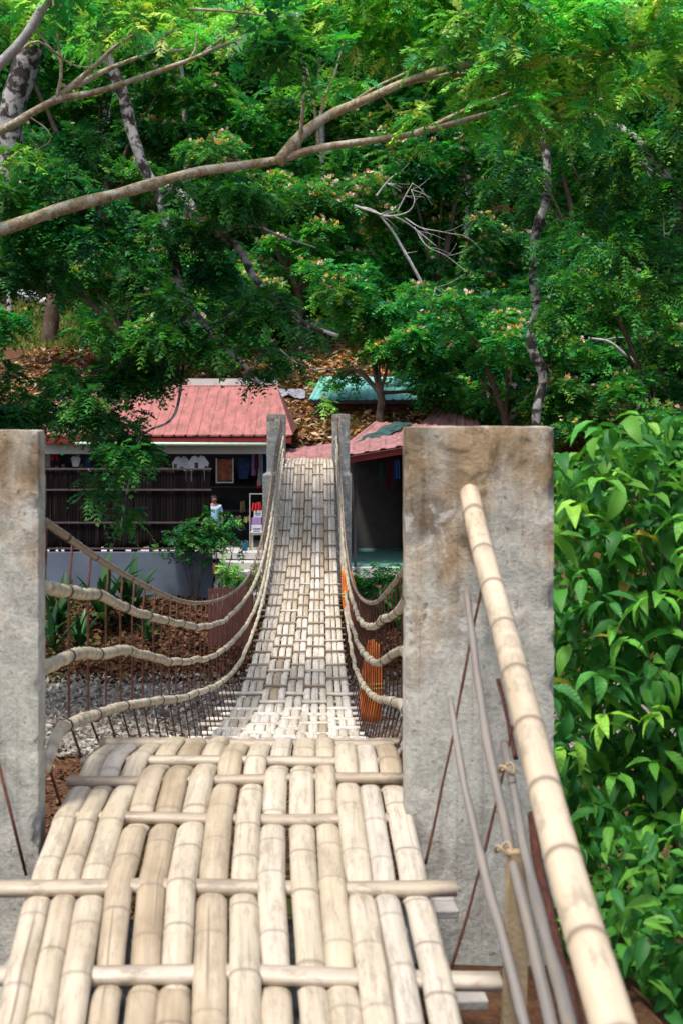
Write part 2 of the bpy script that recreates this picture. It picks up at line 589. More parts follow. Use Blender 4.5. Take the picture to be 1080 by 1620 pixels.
M['green_tarp'] = plain('dark_green_tarpaulin', (0.028, 0.065, 0.06), 0.6, 0.5, 4)

# ------------------------------------------------------------------ the lie of the land
GY = [-60, 4.2, 6.0, 9.0, 22.0, 27.5, 33.4, 34.7, 38.6, 40.6, 44, 52, 60, 80, 110, 160, 260, 420]
GZ = [-1.9, -1.9, -3.2, -6.4, -6.5, -6.35, -5.2, -4.4, -4.35, -1.0, 0.2, 2.3, 4.8, 12.5, 26, 50, 78, 84]


def gz(x, y):
    z = float(np.interp(y, GY, GZ))
    if y < 9 and x > 1.0:
        z -= min(1.6, (x - 1.0)) * 1.0
    b = 0.12 if y < 34 else (0.04 if y < 38.6 and -9 < x < 9 else 0.3)
    return z + b * noise.noise(Vector((x * 0.35, y * 0.35, 0.3))) + 0.4 * b * noise.noise(Vector((x * 1.3, y * 1.3, 2.3)))


def make_ground():
    ys = np.concatenate([np.linspace(-60, -4, 12), np.linspace(-2, 62, 161), np.geomspace(64, 420, 46)])
    xs = np.concatenate([-np.geomspace(380, 16, 26), np.linspace(-14.5, 14.5, 74), np.geomspace(16, 380, 26)])
    nx, ny = len(xs), len(ys)
    V = [(x, y, gz(x, y)) for y in ys for x in xs]
    i, j = np.meshgrid(np.arange(ny - 1), np.arange(nx - 1), indexing='ij')
    i, j = i.ravel(), j.ravel()
    F = np.stack([i * nx + j, i * nx + j + 1, (i + 1) * nx + j + 1, (i + 1) * nx + j], axis=1)
    tag(obj('ground', np_mesh('ground', V, F, M['ground'], smooth=True)), 'leaf littered brown gully and hillside under the bridge', kind='structure')
    # gravel bed along the bottom of the gully
    ys = np.linspace(22.6, 27.9, 22)
    xs = np.linspace(-16, 16, 65)
    V = []
    for a, y in enumerate(ys):
        for x in xs:
            e = 0.35 * noise.noise(Vector((x * 0.5, a * 0.02, 9.0)))
            yy = y + e * (1 if a in (0, len(ys) - 1) else 0.6)
            edge = 0.0 if 0 < a < len(ys) - 1 else -0.12
            V.append((x, yy, gz(x, yy) + 0.05 + edge))
    nx, ny = len(xs), len(ys)
    i, j = np.meshgrid(np.arange(ny - 1), np.arange(nx - 1), indexing='ij')
    i, j = i.ravel(), j.ravel()
    F = np.stack([i * nx + j, i * nx + j + 1, (i + 1) * nx + j + 1, (i + 1) * nx + j], axis=1)
    tag(obj('gravel_bed', np_mesh('gravel_bed', V, F, M['gravel'], smooth=True)), 'pale grey gravel strip along the gully floor', kind='structure')


make_ground()


def scatter_quads(name, n, region, size, cols, label, cat, lift=0.03, mat='litter', flat=0.5, zf=None):
    x0, x1, y0, y1 = region
    X = RNG.uniform(x0, x1, n)
    Y = RNG.uniform(y0, y1, n)
    Z = np.array([gz(a, b) for a, b in zip(X, Y)]) + lift * RNG.uniform(0.3, 1.4, n)
    c = np.stack([X, Y, Z], 1)
    a = RNG.uniform(0, 2 * PI, n)
    d = np.stack([np.cos(a), np.sin(a), RNG.normal(0, flat, n)], 1)
    d /= np.linalg.norm(d, axis=1, keepdims=True)
    e = np.cross(d, np.stack([RNG.normal(0, flat, n), RNG.normal(0, flat, n), np.ones(n)], 1))
    e /= np.linalg.norm(e, axis=1, keepdims=True)
    s = size * RNG.uniform(0.6, 1.5, n)[:, None]
    up = np.cross(e, d)
    V = np.stack([c - d * s, c + e * s * 0.45 + up * s * 0.15, c + d * s, c - e * s * 0.45 + up * s * 0.15], 1).reshape(-1, 3)
    Fq = np.arange(4 * n).reshape(n, 4)
    cc = np.asarray(cols)[RNG.integers(0, len(cols), n)] * RNG.uniform(0.7, 1.25, n)[:, None]
    o = obj(name, np_mesh(name, V, Fq, M[mat], col=np.repeat(cc, 4, 0)))
    tag(o, label, cat, kind='stuff')
    return o


BROWNS = [(0.16, 0.075, 0.04), (0.28, 0.15, 0.07), (0.38, 0.25, 0.13), (0.10, 0.05, 0.03), (0.45, 0.34, 0.22), (0.42, 0.19, 0.05)]
scatter_quads('leaf_litter', 14000, (-8, 5, 27.9, 34.2), 0.085, [(0.08, 0.036, 0.02), (0.13, 0.065, 0.032), (0.20, 0.115, 0.06), (0.045, 0.024, 0.016), (0.03, 0.016, 0.012)], 'brown fallen leaves on the gully bank', 'leaf litter')  # leaf colours darkened to stand in for tree shade on the bank
scatter_quads('leaf_litter', 7000, (-5, 3, 12, 23), 0.06, [(0.08, 0.036, 0.02), (0.13, 0.065, 0.032), (0.20, 0.115, 0.06), (0.045, 0.024, 0.016)], 'brown fallen leaves on the near gully floor', 'leaf litter')  # same shade-darkened leaf colours as on the bank
scatter_quads('leaf_litter', 26000, (-13, 9, 39.2, 62), 0.14, BROWNS, 'tan and orange fallen leaves on the hillside behind the stalls', 'leaf litter', 0.07)
GREYS = [(0.38, 0.345, 0.30), (0.26, 0.23, 0.195), (0.46, 0.43, 0.385), (0.13, 0.095, 0.07)]
scatter_quads('loose_stones', 12000, (-8, 6, 22.4, 28.2), 0.07, GREYS, 'loose pale stones on the gravel strip', 'stones', 0.07, flat=0.9)

# ------------------------------------------------------------------ concrete pillars


def pillar_mesh(name, x0, x1, y0, y1, z0, z1, mat, step=0.035, rough=0.0025, ledges=(), seed=0.0):
    """a cast pillar with worn arrises; object origin at the middle of its head"""
    ox, oy = (x0 + x1) / 2, (y0 + y1) / 2
    nx = max(2, int((x1 - x0) / step))
    ny = max(2, int((y1 - y0) / step))
    nz = max(2, int((z1 - z0) / step))
    bm = bmesh.new()
    grid = {}
    side = [0]

    def vert(i, j, k):
        key = (side[0], i, j, k)
        if key not in grid:
            x = x0 + (x1 - x0) * i / nx - ox
            y = y0 + (y1 - y0) * j / ny - oy
            z = z0 + (z1 - z0) * k / nz - z1
            edge = (i in (0, nx)) + (j in (0, ny)) + (k == nz)
            n1 = noise.noise(Vector((x * 9 + seed, y * 9, z * 9)))
            n2 = noise.noise(Vector((x * 28 + seed, y * 28, z * 28)))
            q = rough * (n1 + 0.5 * n2)
            dx = (-1 if i == 0 else 1 if i == nx else 0)
            dy = (-1 if j == 0 else 1 if j == ny else 0)
            dz = 1 if k == nz else 0
            if edge >= 2:
                q -= 0.002 + 0.004 * max(0.0, n2) + (0.03 * max(0, n1 + .5 * n2) if i == nx else 0)
            for zl, wd in ledges:
                if z + z1 < zl:
                    x += dx * wd
                    y += dy * wd
                elif abs(z + z1 - zl) < step * 0.7 and wd == 0:
                    q -= 0.0045
            grid[key] = bm.verts.new((x + dx * q, y + dy * q, z + dz * q))
        return grid[key]
    side[0] = 1
    for i in range(nx):
        for k in range(nz):
            side[0] = 1
            bm.faces.new((vert(i, 0, k), vert(i + 1, 0, k), vert(i + 1, 0, k + 1), vert(i, 0, k + 1)))
            side[0] = 2
            bm.faces.new((vert(i, ny, k), vert(i, ny, k + 1), vert(i + 1, ny, k + 1), vert(i + 1, ny, k)))
    for j in range(ny):
        for k in range(nz):
            side[0] = 3
            bm.faces.new((vert(0, j, k), vert(0, j, k + 1), vert(0, j + 1, k + 1), vert(0, j + 1, k)))
            side[0] = 4
            bm.faces.new((vert(nx, j, k), vert(nx, j + 1, k), vert(nx, j + 1, k + 1), vert(nx, j, k + 1)))
    for i in range(nx):
        for j in range(ny):
            side[0] = 5
            bm.faces.new((vert(i, j, nz), vert(i + 1, j, nz), vert(i + 1, j + 1, nz), vert(i, j + 1, nz)))
    me = bpy.data.meshes.new(name)
    bm.to_mesh(me)
    bm.free()
    me.polygons.foreach_set('use_smooth', np.ones(len(me.polygons), dtype=bool))
    me.materials.append(mat)
    return me, (ox, oy, z1)


def pillar(x0, x1, y0, y1, z0, z1, mat, label, group, **kw):
    me, loc = pillar_mesh('concrete_pillar', x0, x1, y0, y1, z0, z1, mat, **kw)
    o = obj('concrete_pillar', me, loc=loc)
    tag(o, label, 'pillar', group)
    return o


G1 = 'concrete pillars holding the hanging bridge'
pil_r = pillar(0.278, 0.777, 4.0, 4.13, -2.1, -0.048, M['concrete'], 'wide stained concrete pillar at the near end with a bamboo handrail set into it', G1, step=0.022, ledges=((-0.65, 0.0),), seed=3.1)
pil_l = pillar(-1.44, -0.939, 4.0, 4.11, -2.1, -0.06, M['concrete'], 'stained concrete pillar at the near end cut off by the left edge of the picture', G1, step=0.022, ledges=((-1.13, 0.0),), seed=8.4)
YF = 30.4
pillar(-1.376, -0.90, YF, YF + 0.4, -4.6, -0.05, M['concrete_far'], 'grey concrete pillar at the far end of the bridge in front of the red roofed shop', G1, step=0.045, rough=0.006, ledges=((-1.58, 0.10),), seed=5.0)
pillar(0.275, 0.72, YF, YF + 0.4, -4.6, -0.05, M['concrete_far'], 'grey concrete pillar at the far end of the bridge in front of the open dark stall', G1, step=0.045, rough=0.006, ledges=((-1.55, 0.045),), seed=6.0)

# ------------------------------------------------------------------ the hanging bridge


def spline1(xs, ys):
    xs, ys = np.asarray(xs, float), np.asarray(ys, float)
    m = np.gradient(ys, xs)

    def f(x):
        x = np.asarray(x, float)
        i = np.clip(np.searchsorted(xs, x, side='right') - 1, 0, len(xs) - 2)
        h = xs[i + 1] - xs[i]
        t = np.clip((x - xs[i]) / h, 0, 1)
        return ((2 * t ** 3 - 3 * t ** 2 + 1) * ys[i] + (t ** 3 - 2 * t ** 2 + t) * h * m[i] + (-2 * t ** 3 + 3 * t ** 2) * ys[i + 1] + (t ** 3 - t ** 2) * h * m[i + 1])
    return f


def prof(pairs):
    a = np.array(pairs)
    return spline1(a[:, 0] * D, a[:, 1] * EYE)


deck = prof([(-1.0, -1.0), (0.5, -1.0), (1.0, -1.0), (1.22, -1.0), (1.4, -1.135), (1.65, -1.37), (2.0, -1.655), (2.4, -1.905), (2.7, -2.055), (3.0, -2.19), (3.66, -2.31), (4.7, -2.34), (5.73, -2.13), (6.4, -1.76), (6.9, -1.36), (7.3, -0.975), (7.6, -0.93), (8.2, -0.93)])
rail = [
    prof([(1.03, -.275), (1.257, -.442), (1.6, -.674), (2.09, -.968), (2.49, -1.157), (3.04, -1.365), (3.72, -1.54), (4.17, -1.577), (4.74, -1.50), (5.1, -1.38), (5.55, -1.08), (5.9, -.79), (6.4, -.52), (7.0, -.28), (7.6, -.09)]),
    prof([(1.03, -.447), (1.17, -.51), (1.29, -.575), (1.40, -.66), (1.6, -.785), (1.867, -.954), (2.195, -1.145), (2.486, -1.30), (2.98, -1.51), (3.516, -1.66), (4.286, -1.79), (4.945, -1.76), (5.5, -1.58), (6.1, -1.25), (6.8, -.80), (7.6, -.45)]),
    prof([(1.03, -.640), (1.16, -.69), (1.29, -.763), (1.415, -.82), (1.636, -.972), (1.867, -1.132), (2.308, -1.40), (3.04, -1.74), (3.516, -1.90), (4.167, -2.05), (4.84, -2.07), (5.5, -1.88), (6.1, -1.55), (6.8, -1.08), (7.6, -.68)]),
    prof([(1.03, -.90), (1.077, -.852), (1.151, -.87), (1.29, -.948), (1.5625, -1.109), (1.915, -1.345), (2.43, -1.655), (3.04, -1.97), (3.6, -2.17), (4.0, -2.23), (4.6, -2.27), (5.5, -2.10), (6.1, -1.82), (6.8, -1.32), (7.6, -.86)]),
]
XL, XR = -450 * U, 182 * U                        # the two rails
bridge = empty('hanging_bridge', (-0.287, 4.0, -EYE))
tag(bridge, 'woven bamboo deck of the hanging bridge sagging between the pillars with rope rails', 'bridge')

rows = [-0.42, -0.28, -0.15, -0.02, 0.11, 0.235, 0.36, 0.48, 0.602, 0.7256, 0.8606, 1.0078, 1.102, 1.157, 1.256]
s_ = 1.256
while s_ < 7.86:
    s_ += 0.118 * random.uniform(0.86, 1.14)
    rows.append(s_)
rows = np.array(rows) * D                         # row positions along the bridge, metres
NR = len(rows)
K0 = 9                                            # row 9 (s = .7256) lies over bundles 2 and 4
BUN = np.array([0, .20, .425, .575, .79, 1.0])
DL, DR = -420 * U, 147 * U
LANES = []
for b in range(5):
    n = 2 if b == 2 else 3
    x0, x1 = DL + (DR - DL) * BUN[b], DL + (DR - DL) * BUN[b + 1]
    cuts = np.concatenate([[0], np.cumsum([random.uniform(.84, 1.16) for _ in range(n)])])
    cuts = x0 + (x1 - x0) * cuts / cuts[-1]
    for q in range(n):
        LANES.append((b, (cuts[q] + cuts[q + 1]) / 2, cuts[q + 1] - cuts[q]))


def weft_over(b, k):
    return ((b + k - K0) % 2) == 1                # bundle index from 0; row K0 shows over bundles 1 and 3




def weave_z(b, y, jit):
    """height of a lengthwise strip above the deck line: over one crosspiece, under the next"""
    par = ((b + np.arange(NR) - K0) % 2) == 1
    du = np.min(np.abs(y[:, None] - rows[par][None, :]), axis=1)
    do = np.min(np.abs(y[:, None] - rows[~par][None, :]), axis=1)
    g = np.interp(y, [5.2, 8.5], [0.0, 1.0])
    stiff = 0.011 - 0.030 * np.exp(-(du / 0.08) ** 2) + 0.011 * np.exp(-(do / 0.11) ** 2)
    k = np.clip(np.searchsorted(rows, y, side='right') - 1, 0, NR - 2)
    t = (y - rows[k]) / (rows[k + 1] - rows[k])
    w = t * t * (3 - 2 * t)
    s0 = np.where(par[k], -1.0, 1.0)
    slack = 0.033 * s0 * (1 - 2 * w) + 0.004       # older stretch out over the gully: looser, deeper weave
    return stiff * (1 - g) + slack * g + jit


def deck_left(y):
    """left edge of the woven deck: it widens from the landing to the pillars"""
    return np.interp(np.asarray(y) / D, [0.6, 0.67, 0.8606, 1.0, 1.1, 1.3], [-330 * U, -346 * U, -402 * U, -425 * U, -432 * U, -420 * U])


def strip_mesh(b, xc, w, ya, yb, seed):
    r = random.Random(seed)
    near = ya < 9
    step = 0.032 if near else (0.045 if ya < 18 else 0.055)
    n = max(6, int((yb - ya) / step))
    ys = np.linspace(ya, yb, n)
    # bamboo joints
    joints = []
    q = ya + r.uniform(0.05, 0.35)
    while q < yb:
        joints.append(q)
        q += r.uniform(0.26, 0.42)
    ex = []
    for jy in joints:
        ex += [jy - 0.013, jy - 0.005, jy, jy + 0.005, jy + 0.013]
    ys = np.unique(np.clip(np.concatenate([ys, ex]), ya, yb))
    jd = np.min(np.abs(ys[:, None] - np.array(joints or [-999])[None, :]), axis=1)
    jn = np.exp(-(jd / 0.0075) ** 2)
    jit = r.uniform(-0.003, 0.004)
    z = deck(ys) + weave_z(b, ys, jit)
    tail = np.minimum(1, np.minimum(ys - ya, yb - ys) / 0.2)
    z -= 0.008 * (1 - tail)
    ph = r.uniform(0, 6)
    bow = r.uniform(-0.007, 0.007)
    ll_ = deck_left(ys)
    fr_ = (xc - DL) / (DR - DL)
    xs = ll_ + (DR - ll_) * fr_ + 0.002 * np.sin(ys * 1.7 + ph) + 0.5 * bow * np.sin((ys - ya) / (yb - ya) * PI) + r.uniform(-0.004, 0.004)
    wid = w * (r.uniform(0.92, 0.99) if near else r.uniform(0.84, 0.93)) * (1 + 0.03 * np.sin(ys * 2.3 + ph)) * (1 + 0.045 * jn)
    wid = wid * (DR - ll_) / (DR - DL)
    taper = r.uniform(-0.06, 0.06)
    wid = wid * (1 + taper * (ys - (ya + yb) / 2) / (yb - ya))
    m = 7
    a = np.linspace(-1, 1, m)
    hgt = w * r.uniform(0.15, 0.21)
    sag = r.uniform(-0.1, 0.1)
    dome = np.clip(1 - np.abs(a * 0.99) ** 3.6, 0, 1)
    prof_z = dome[None, :] * hgt * (1 + 0.10 * jn)[:, None] + sag * a[None, :] * 0.01
    X = xs[:, None] + a[None, :] * wid[:, None] / 2
    Zt = z[:, None] + prof_z - hgt * 0.5
    Yt = np.repeat(ys[:, None], m, 1)
    top = np.stack([X, Yt, Zt], 2)
    bot = np.stack([X[:, ::6], Yt[:, ::6], Zt[:, ::6] - 0.010], 2)       # two lower edge lines
    midb = np.stack([xs, ys, z - hgt * 0.1 - 0.004], 1)[:, None, :]
    full = np.concatenate([top, bot[:, 1:2], midb, bot[:, 0:1]], axis=1)
    c = full.shape[1]
    V = full.reshape(-1, 3)
    nl = len(ys)
    i, j = np.meshgrid(np.arange(nl - 1), np.arange(c), indexing='ij')
    i, j = i.ravel(), j.ravel()
    k = (j + 1) % c
    Fq = np.stack([i * c + j, i * c + k, (i + 1) * c + k, (i + 1) * c + j], axis=1)[:, ::-1]
    # close the ends
    e0 = [(0, 1, 8, 9), (1, 2, 3, 8), (3, 4, 5, 8), (5, 6, 7, 8)]
    o = (nl - 1) * c
    E = np.array(e0)
    Fq = np.vstack([Fq, E, (E + o)[:, ::-1]])
    uv = np.zeros((nl, c, 3))
    uv[:, :, 0] = (X.mean(1)[:, None] * 0 + np.concatenate([a, [1, 0, -1]])[None, :]) * w
    uv[:, :, 1] = ys[:, None]
    uv[:, :, 2] = jn[:, None] * r.uniform(0.4, 1.0)
    mat = M['bamboo'] if (ya < 6 or r.random() < (0.12 if ya < 17 else 0.7)) else M['bamboo_grey']
    return np_mesh('bamboo_strip', V, Fq, mat, uv=uv.reshape(-1, 3), smooth=True)


sid = 100
for li, (b, xc, w) in enumerate(LANES):
    k = 0
    pos = rows[0] - 0.3
    # strips are 5 to 8 rows long; ends are tucked under a crosspiece
    while k < NR - 1:
        k2 = min(NR - 1, k + random.randint(5, 8))
        while k2 < NR - 1 and not weft_over(b, k2):
            k2 += 1
        if NR - 1 - k2 < 3:
            k2 = NR - 1
        ya = rows[k] - 0.10 if k else rows[0] - 0.25
        yb = rows[k2] + 0.06 if k2 < NR - 1 else rows[-1] + 0.2
        rel(obj('bamboo_strip', strip_mesh(b, xc, w, ya, yb, sid)), bridge)
        sid += 1
        k = k2

for k in range(NR):
    y = rows[k]
    s = y / D
    xl = float(deck_left(y)) - random.uniform(0.02, 0.07)
    xr = DR + random.uniform(0.01, 0.05)
    if k == K0:
        xl, xr = -0.80, 0.43
    if k == K0 + 1:
        xl, xr = -0.96, 0.385
    if s > 0.95 and s < 1.02:
        xl, xr = DL + 0.03, 0.25
    if 1.02 < s < 1.3:
        xl, xr = -0.925, 0.30
    if 1.9 < s < 3.4:
        xl -= random.uniform(0.02, 0.22)
        xr += random.uniform(0.0, 0.05)
    n = 16 if s < 3 else 8
    xs = np.linspace(xl, xr, n)
    tilt = random.uniform(-0.02, 0.02)
    pts = np.stack([xs, np.full(n, y) + tilt * np.linspace(-1, 1, n) + 0.004 * np.sin(xs * 7 + k), np.full(n, float(deck(y))) + 0.004 * np.sin(xs * 5 + k * 1.7)], 1)
    V, Fq, uv = tube_arrays(pts, np.full(n, 1.0), 8)
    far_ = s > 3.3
    wy, wz = random.uniform(0.027, 0.035), random.uniform(0.0135, 0.017)
    if far_:
        wy *= .62
        wz *= .85
    ctr = np.vstack([np.repeat(pts, 8, 0), pts[0], pts[-1]])
    off = V - ctr
    sq = np.array([0.0, wy, wz])
    r_ = np.maximum(1e-6, (np.abs(off[:, 1]) ** 6 + np.abs(off[:, 2]) ** 6) ** (1 / 6))[:, None]
    r_ = r_ * (1 + 0.10 * np.array([noise.noise(Vector((p_[0] * 9, k * 3.1, p_[2] * 60))) for p_ in V]))[:, None]
    V = ctr + off / r_ * sq * (np.linalg.norm(off, axis=1, keepdims=True) > 0.1)
    uv3 = np.zeros((len(V), 3))
    uv3[:, 0] = uv[:, 0] * 0.1
    uv3[:, 1] = uv[:, 1] + k * 3.3
    rel(obj('crosspiece', np_mesh('crosspiece', V, Fq, M['weft'] if s < 2 else (M['weft_shade'] if far_ and k % 5 else M['bamboo_grey']), uv=uv3, smooth=True)), bridge)

# bearer poles under the woven deck at its edges
for X in (DL + 0.08, DR - 0.08):
    ys = np.linspace(4.6, 30.2, 90)
    tube_obj('bearer_cable', np.stack([np.full(90, X), ys, deck(ys) - 0.055], 1), 0.014, M['rust'], bridge, 6)

# rope rails: bamboo strips wound round the cables, lumpy and tied
for side, X0 in (('l', XL), ('r', XR)):
    for ri in range(4):
        r = random.Random(40 + ri + (9 if side == 'r' else 0))
        step = 0.028
        ys = np.arange(1.03 * D, 7.6 * D, step)
        ys = ys[(ys < 13) | (np.arange(len(ys)) % 2 == 0)]
        z = rail[ri](ys)
        amp = 0.0 if ri == 0 else 0.013
        wob = np.array([noise.noise(Vector((y * 1.15, ri * 7.0, X0))) for y in ys])
        wob2 = np.array([noise.noise(Vector((y * 3.0, ri * 7.0 + 3, X0))) for y in ys])
        near_w = np.clip(1.5 - ys / 22, 0.25, 1)
        z = z + amp * (wob * 1.5 + 0.5 * wob2) * near_w
        x = X0 + amp * wob2 * 1.0
        if ri == 0:
            x = x - np.where(ys > 27, (ys - 27) * 0.03, 0) * (1 if side == 'l' else -1)
        base_r = 0.0145 if ri == 0 else 0.0235
        period = 0.07 if ri == 0 else 0.105
        ph = r.uniform(0, 1)
        seg = np.array([noise.noise(Vector((y * 0.9, 1.3, ri + X0))) for y in ys])
        u = (ys / period * (1 + 0.0) + ph + seg * 0.8) % 1.0
        fib = np.array([noise.noise(Vector((y * 19.0, ri * 3.0, X0 * 5))) for y in ys])
        rad = base_r * (0.84 + 0.24 * np.sqrt(np.clip(np.sin(u * PI), 0, 1)) + 0.16 * seg + 0.14 * fib)
        ring = np.exp(-((np.minimum(u, 1 - u)) / 0.13) ** 2)
        V, Fq, uv = tube_arrays(np.stack([x, ys, z], 1), rad, 8)
        uv3 = np.zeros((len(V), 3))
        uv3[:, 0] = np.abs(uv[:, 0] - 0.5) * 0.15
        uv3[:, 1] = uv[:, 1] * 2
        uv3[:-2, 2] = np.repeat(ring, 8)
        rope = rel(obj('rope_rail', np_mesh('rope_rail', V, Fq, M['wrap'] if ri else M['wrap_dark'], uv=uv3, smooth=True)), bridge)
        rope['label'] = 'thin dark bound top rail' if ri == 0 else 'thick pale rail wound with bamboo strip'
        # dark lashings on the stretch nearest the camera
        ty = 1.12 * D
        while ty < 3.4 * D:
            zz = float(np.interp(ty, ys, z))
            xx = float(np.interp(ty, ys, x))
            rr = float(np.interp(ty, ys, rad)) * 1.13
            sl = float((rail[ri](ty + 0.05) - rail[ri](ty - 0.05)) / 0.1)
            w = r.uniform(0.008, 0.016)
            V, Fq, uv = tube_arrays(np.array([(xx, ty - w, zz - sl * w), (xx, ty - w * .5, zz - sl * w * .5), (xx, ty + w * .5, zz + sl * w * .5), (xx, ty + w, zz + sl * w)]), np.array([rr * .93, rr * 1.04, rr * 1.04, rr * .93]), 8, True)
            o = obj('lashing', np_mesh('lashing', V, Fq, M['dark_tie'], smooth=True))
            o.parent = rope
            ty += r.uniform(0.35, 0.6) * (1.6 if ri == 0 else 1.5)

# rusty hanger rods between the rails and the deck edge
for side, X0, Xd in (('l', XL, DL - 0.02), ('r', XR, DR + 0.02)):
    sg = -1 if side == 'l' else 1
    yy = 1.055 * D
    while yy < 7.5 * D:
        y = yy
        lean = random.uniform(-0.03, 0.03)
        zd = float(deck(y)) - 0.05
        p = [(X0 + sg * 0.012, y + lean, float(rail[0](y)) + 0.02)]
        for ri in (1, 2, 3):
            p.append((X0 + sg * 0.026, y + lean * (1 - ri / 3), float(rail[ri](y))))
        p.append((Xd, y, min(zd, p[-1][2] - 0.05)))
        p.append((Xd + -sg * 0.07, y, min(zd - 0.02, p[-1][2] - 0.01)))
        p = np.array(p)
        tube_obj('hanger_rod', p, 0.0052, M['rust'], bridge, 5)
        yy += random.uniform(0.34, 0.44) if yy < 16 else random.uniform(0.40, 0.52)

# ------------------------------------------------------------------ orange bundles lashed outside the right rail


def orange_bundle(px, py0, py1, Y, w, label, lean):
    root = empty('pole_bundle', P(px, py1, Y))
    tag(root, label, 'pole bundle', 'orange bundles tied to the bridge rail')
    h = (py1 - py0) / F_PX * Y
    r = random.Random(int(px))
    n = 7
    for i in range(n):
        a = i / (n - 1) - 0.5
        x = a * w
        y = 0.05 * math.cos(a * PI) * -1
        top = h * (1 - 0.10 * abs(a) - r.uniform(0, 0.08))
        pts = catmull([(x * 0.85, y, 0), (x * 1.05 + lean * 0.3, y - 0.02, top * 0.45), (x * 0.6 + lean, y, top)], 10)
        V, Fq, uv = tube_arrays(pts, np.linspace(0.022, 0.015, 10), 7)
        obj('pole', np_mesh('pole', V, Fq, M['orange'] if i % 3 else M['orange'], uv=uv, smooth=True), root)
    for zz in ((0.42,) if py1 > 1050 else (0.5,)):
        a = np.linspace(0, 2 * PI, 17)
        for dz in (-0.022, 0.022):
            pts = np.stack([np.cos(a) * w * 0.60 + lean * 0.3, np.sin(a) * 0.05 - 0.03, np.full(17, h * zz + dz)], 1)
            V, Fq, uv = tube_arrays(pts, 0.009, 6, False)
            obj('binding', np_mesh('binding', V, Fq, M['gold'], smooth=True), root)


orange_bundle(586, 1006, 1140, 12.4, 0.19, 'orange bundle with a yellow band hanging low outside the right rope rail', 0.02)
orange_bundle(557, 897, 985, 19.0, 0.22, 'orange bundle farther along the right rope rail below the stall floor', -0.09)

# ------------------------------------------------------------------ near right railing
nr = empty('near_railing', (0.45, 3.0, -EYE - 0.4))
tag(nr, 'thick bamboo handrail running back from the near right pillar with grey sticks below', 'railing')


def culm(name, pts, r0, r1, mat, parent, joints, n=140, sides=20):
    p = catmull(pts, n)
    L = np.concatenate([[0], np.cumsum(np.linalg.norm(np.diff(p, axis=0), axis=1))])
    t = L / L[-1]
    rad = r0 + (r1 - r0) * t
    jn = np.zeros(n)
    fine = np.sort(np.unique(np.concatenate([t] + [np.array([j - .008, j - .004, j - .002, j, j + .002, j + .004, j + .008]) for j in joints])))
    fine = fine[(fine >= 0) & (fine <= 1)]
    p = np.stack([np.interp(fine, t, p[:, a]) for a in range(3)], 1)
    rad = np.interp(fine, t, rad)
    for j in joints:
        q = np.exp(-((fine - j) / 0.0035) ** 2)
        jn = np.interp(fine, fine, np.zeros(len(fine))) if len(jn) != len(fine) else jn
        jn = jn + q
        rad = rad * (1 + 0.05 * q - 0.02 * np.exp(-((fine - j - 0.009) / 0.005) ** 2))
    V, Fq, uv = tube_arrays(p, rad, sides)
    uv3 = np.zeros((len(V), 3))
    uv3[:, 0] = np.abs(uv[:, 0] - 0.5) * 0.2
    uv3[:, 1] = uv[:, 1]
    uv3[:-2, 2] = np.repeat(np.clip(jn, 0, 1), sides)
    return rel(obj(name, np_mesh(name, V, Fq, mat, uv=uv3, smooth=True)), parent)


hr = [tuple(P(741, 775, 4.03)), tuple(P(757, 850, 3.78)), tuple(P(795, 990, 3.27)), tuple(P(845, 1185, 2.70)), tuple(P(893, 1370, 2.30)), tuple(P(962, 1600, 1.93)), tuple(P(1068, 1940, 1.55))]
culm('handrail', hr, 0.0335, 0.0375, M['pole'], nr, [0.055, 0.15, 0.235, 0.325, 0.42, 0.515, 0.61, 0.70, 0.79, 0.88, 0.96])


def stick(pts, r0, r1, mat='stick', name='stick', sides=10):
    p = catmull([tuple(P(*q)) for q in pts], 40)
    w = np.array([[noise.noise(Vector((q[0] * 6, q[1] * 6, q[2] * 6))), 0, noise.noise(Vector((q[1] * 6, q[2] * 6, 4)))] for q in p]) * 0.004
    rad = np.linspace(r0, r1, 40) * (1 + 0.28 * np.array([noise.noise(Vector((q[1] * 11, 3, q[2] * 11))) for q in p]))
    V, Fq, uv = tube_arrays(p + w, rad, sides)
    uv3 = np.zeros((len(V), 3))
    uv3[:, :2] = uv * (0.15, 1)
    return rel(obj(name, np_mesh(name, V, Fq, M[mat], uv=uv3, smooth=True)), nr)


stick([(710, 1105, 3.75), (744, 1290, 3.40), (845, 1680, 2.7)], 0.0105, 0.0145)
stick([(736, 935, 3.92), (778, 1210, 3.35), (885, 1680, 2.55)], 0.0115, 0.0165)
stick([(797, 1175, 3.5), (836, 1375, 2.95), (920, 1690, 2.3)], 0.011, 0.016)
stick([(786, 1075, 3.85), (800, 1130, 3.75), (815, 1200, 3.6)], 0.006, 0.007, 'rust', 'rebar')
stick([(840, 1290, 3.2), (852, 1370, 3.0), (875, 1480, 2.75), (915, 1640, 2.4)], 0.013, 0.0155, 'rust', 'rebar')
for pts in ([(760, 930, 3.97), (722, 1130, 3.85), (673, 1368, 3.75)], [(816, 1125, 3.6), (772, 1320, 3.5), (713, 1535, 3.4)]):
    stick(pts, 0.0042, 0.0042, 'rust', 'brace_rod', 6)
V_, F_ = box_arrays((0, 0, 0), (1, 1, 1))
pc = P(812, 1490, 3.05)
rel(obj('post', boxes_mesh('post', [((pc.x, pc.y, (P(0, 1345, 3.05).z - 1.95) / 2), (0.06, 0.03, P(0, 1345, 3.05).z + 1.95), rotm(0, 0.03, 0.1))], M['tan_wood'], 0.003)), nr)
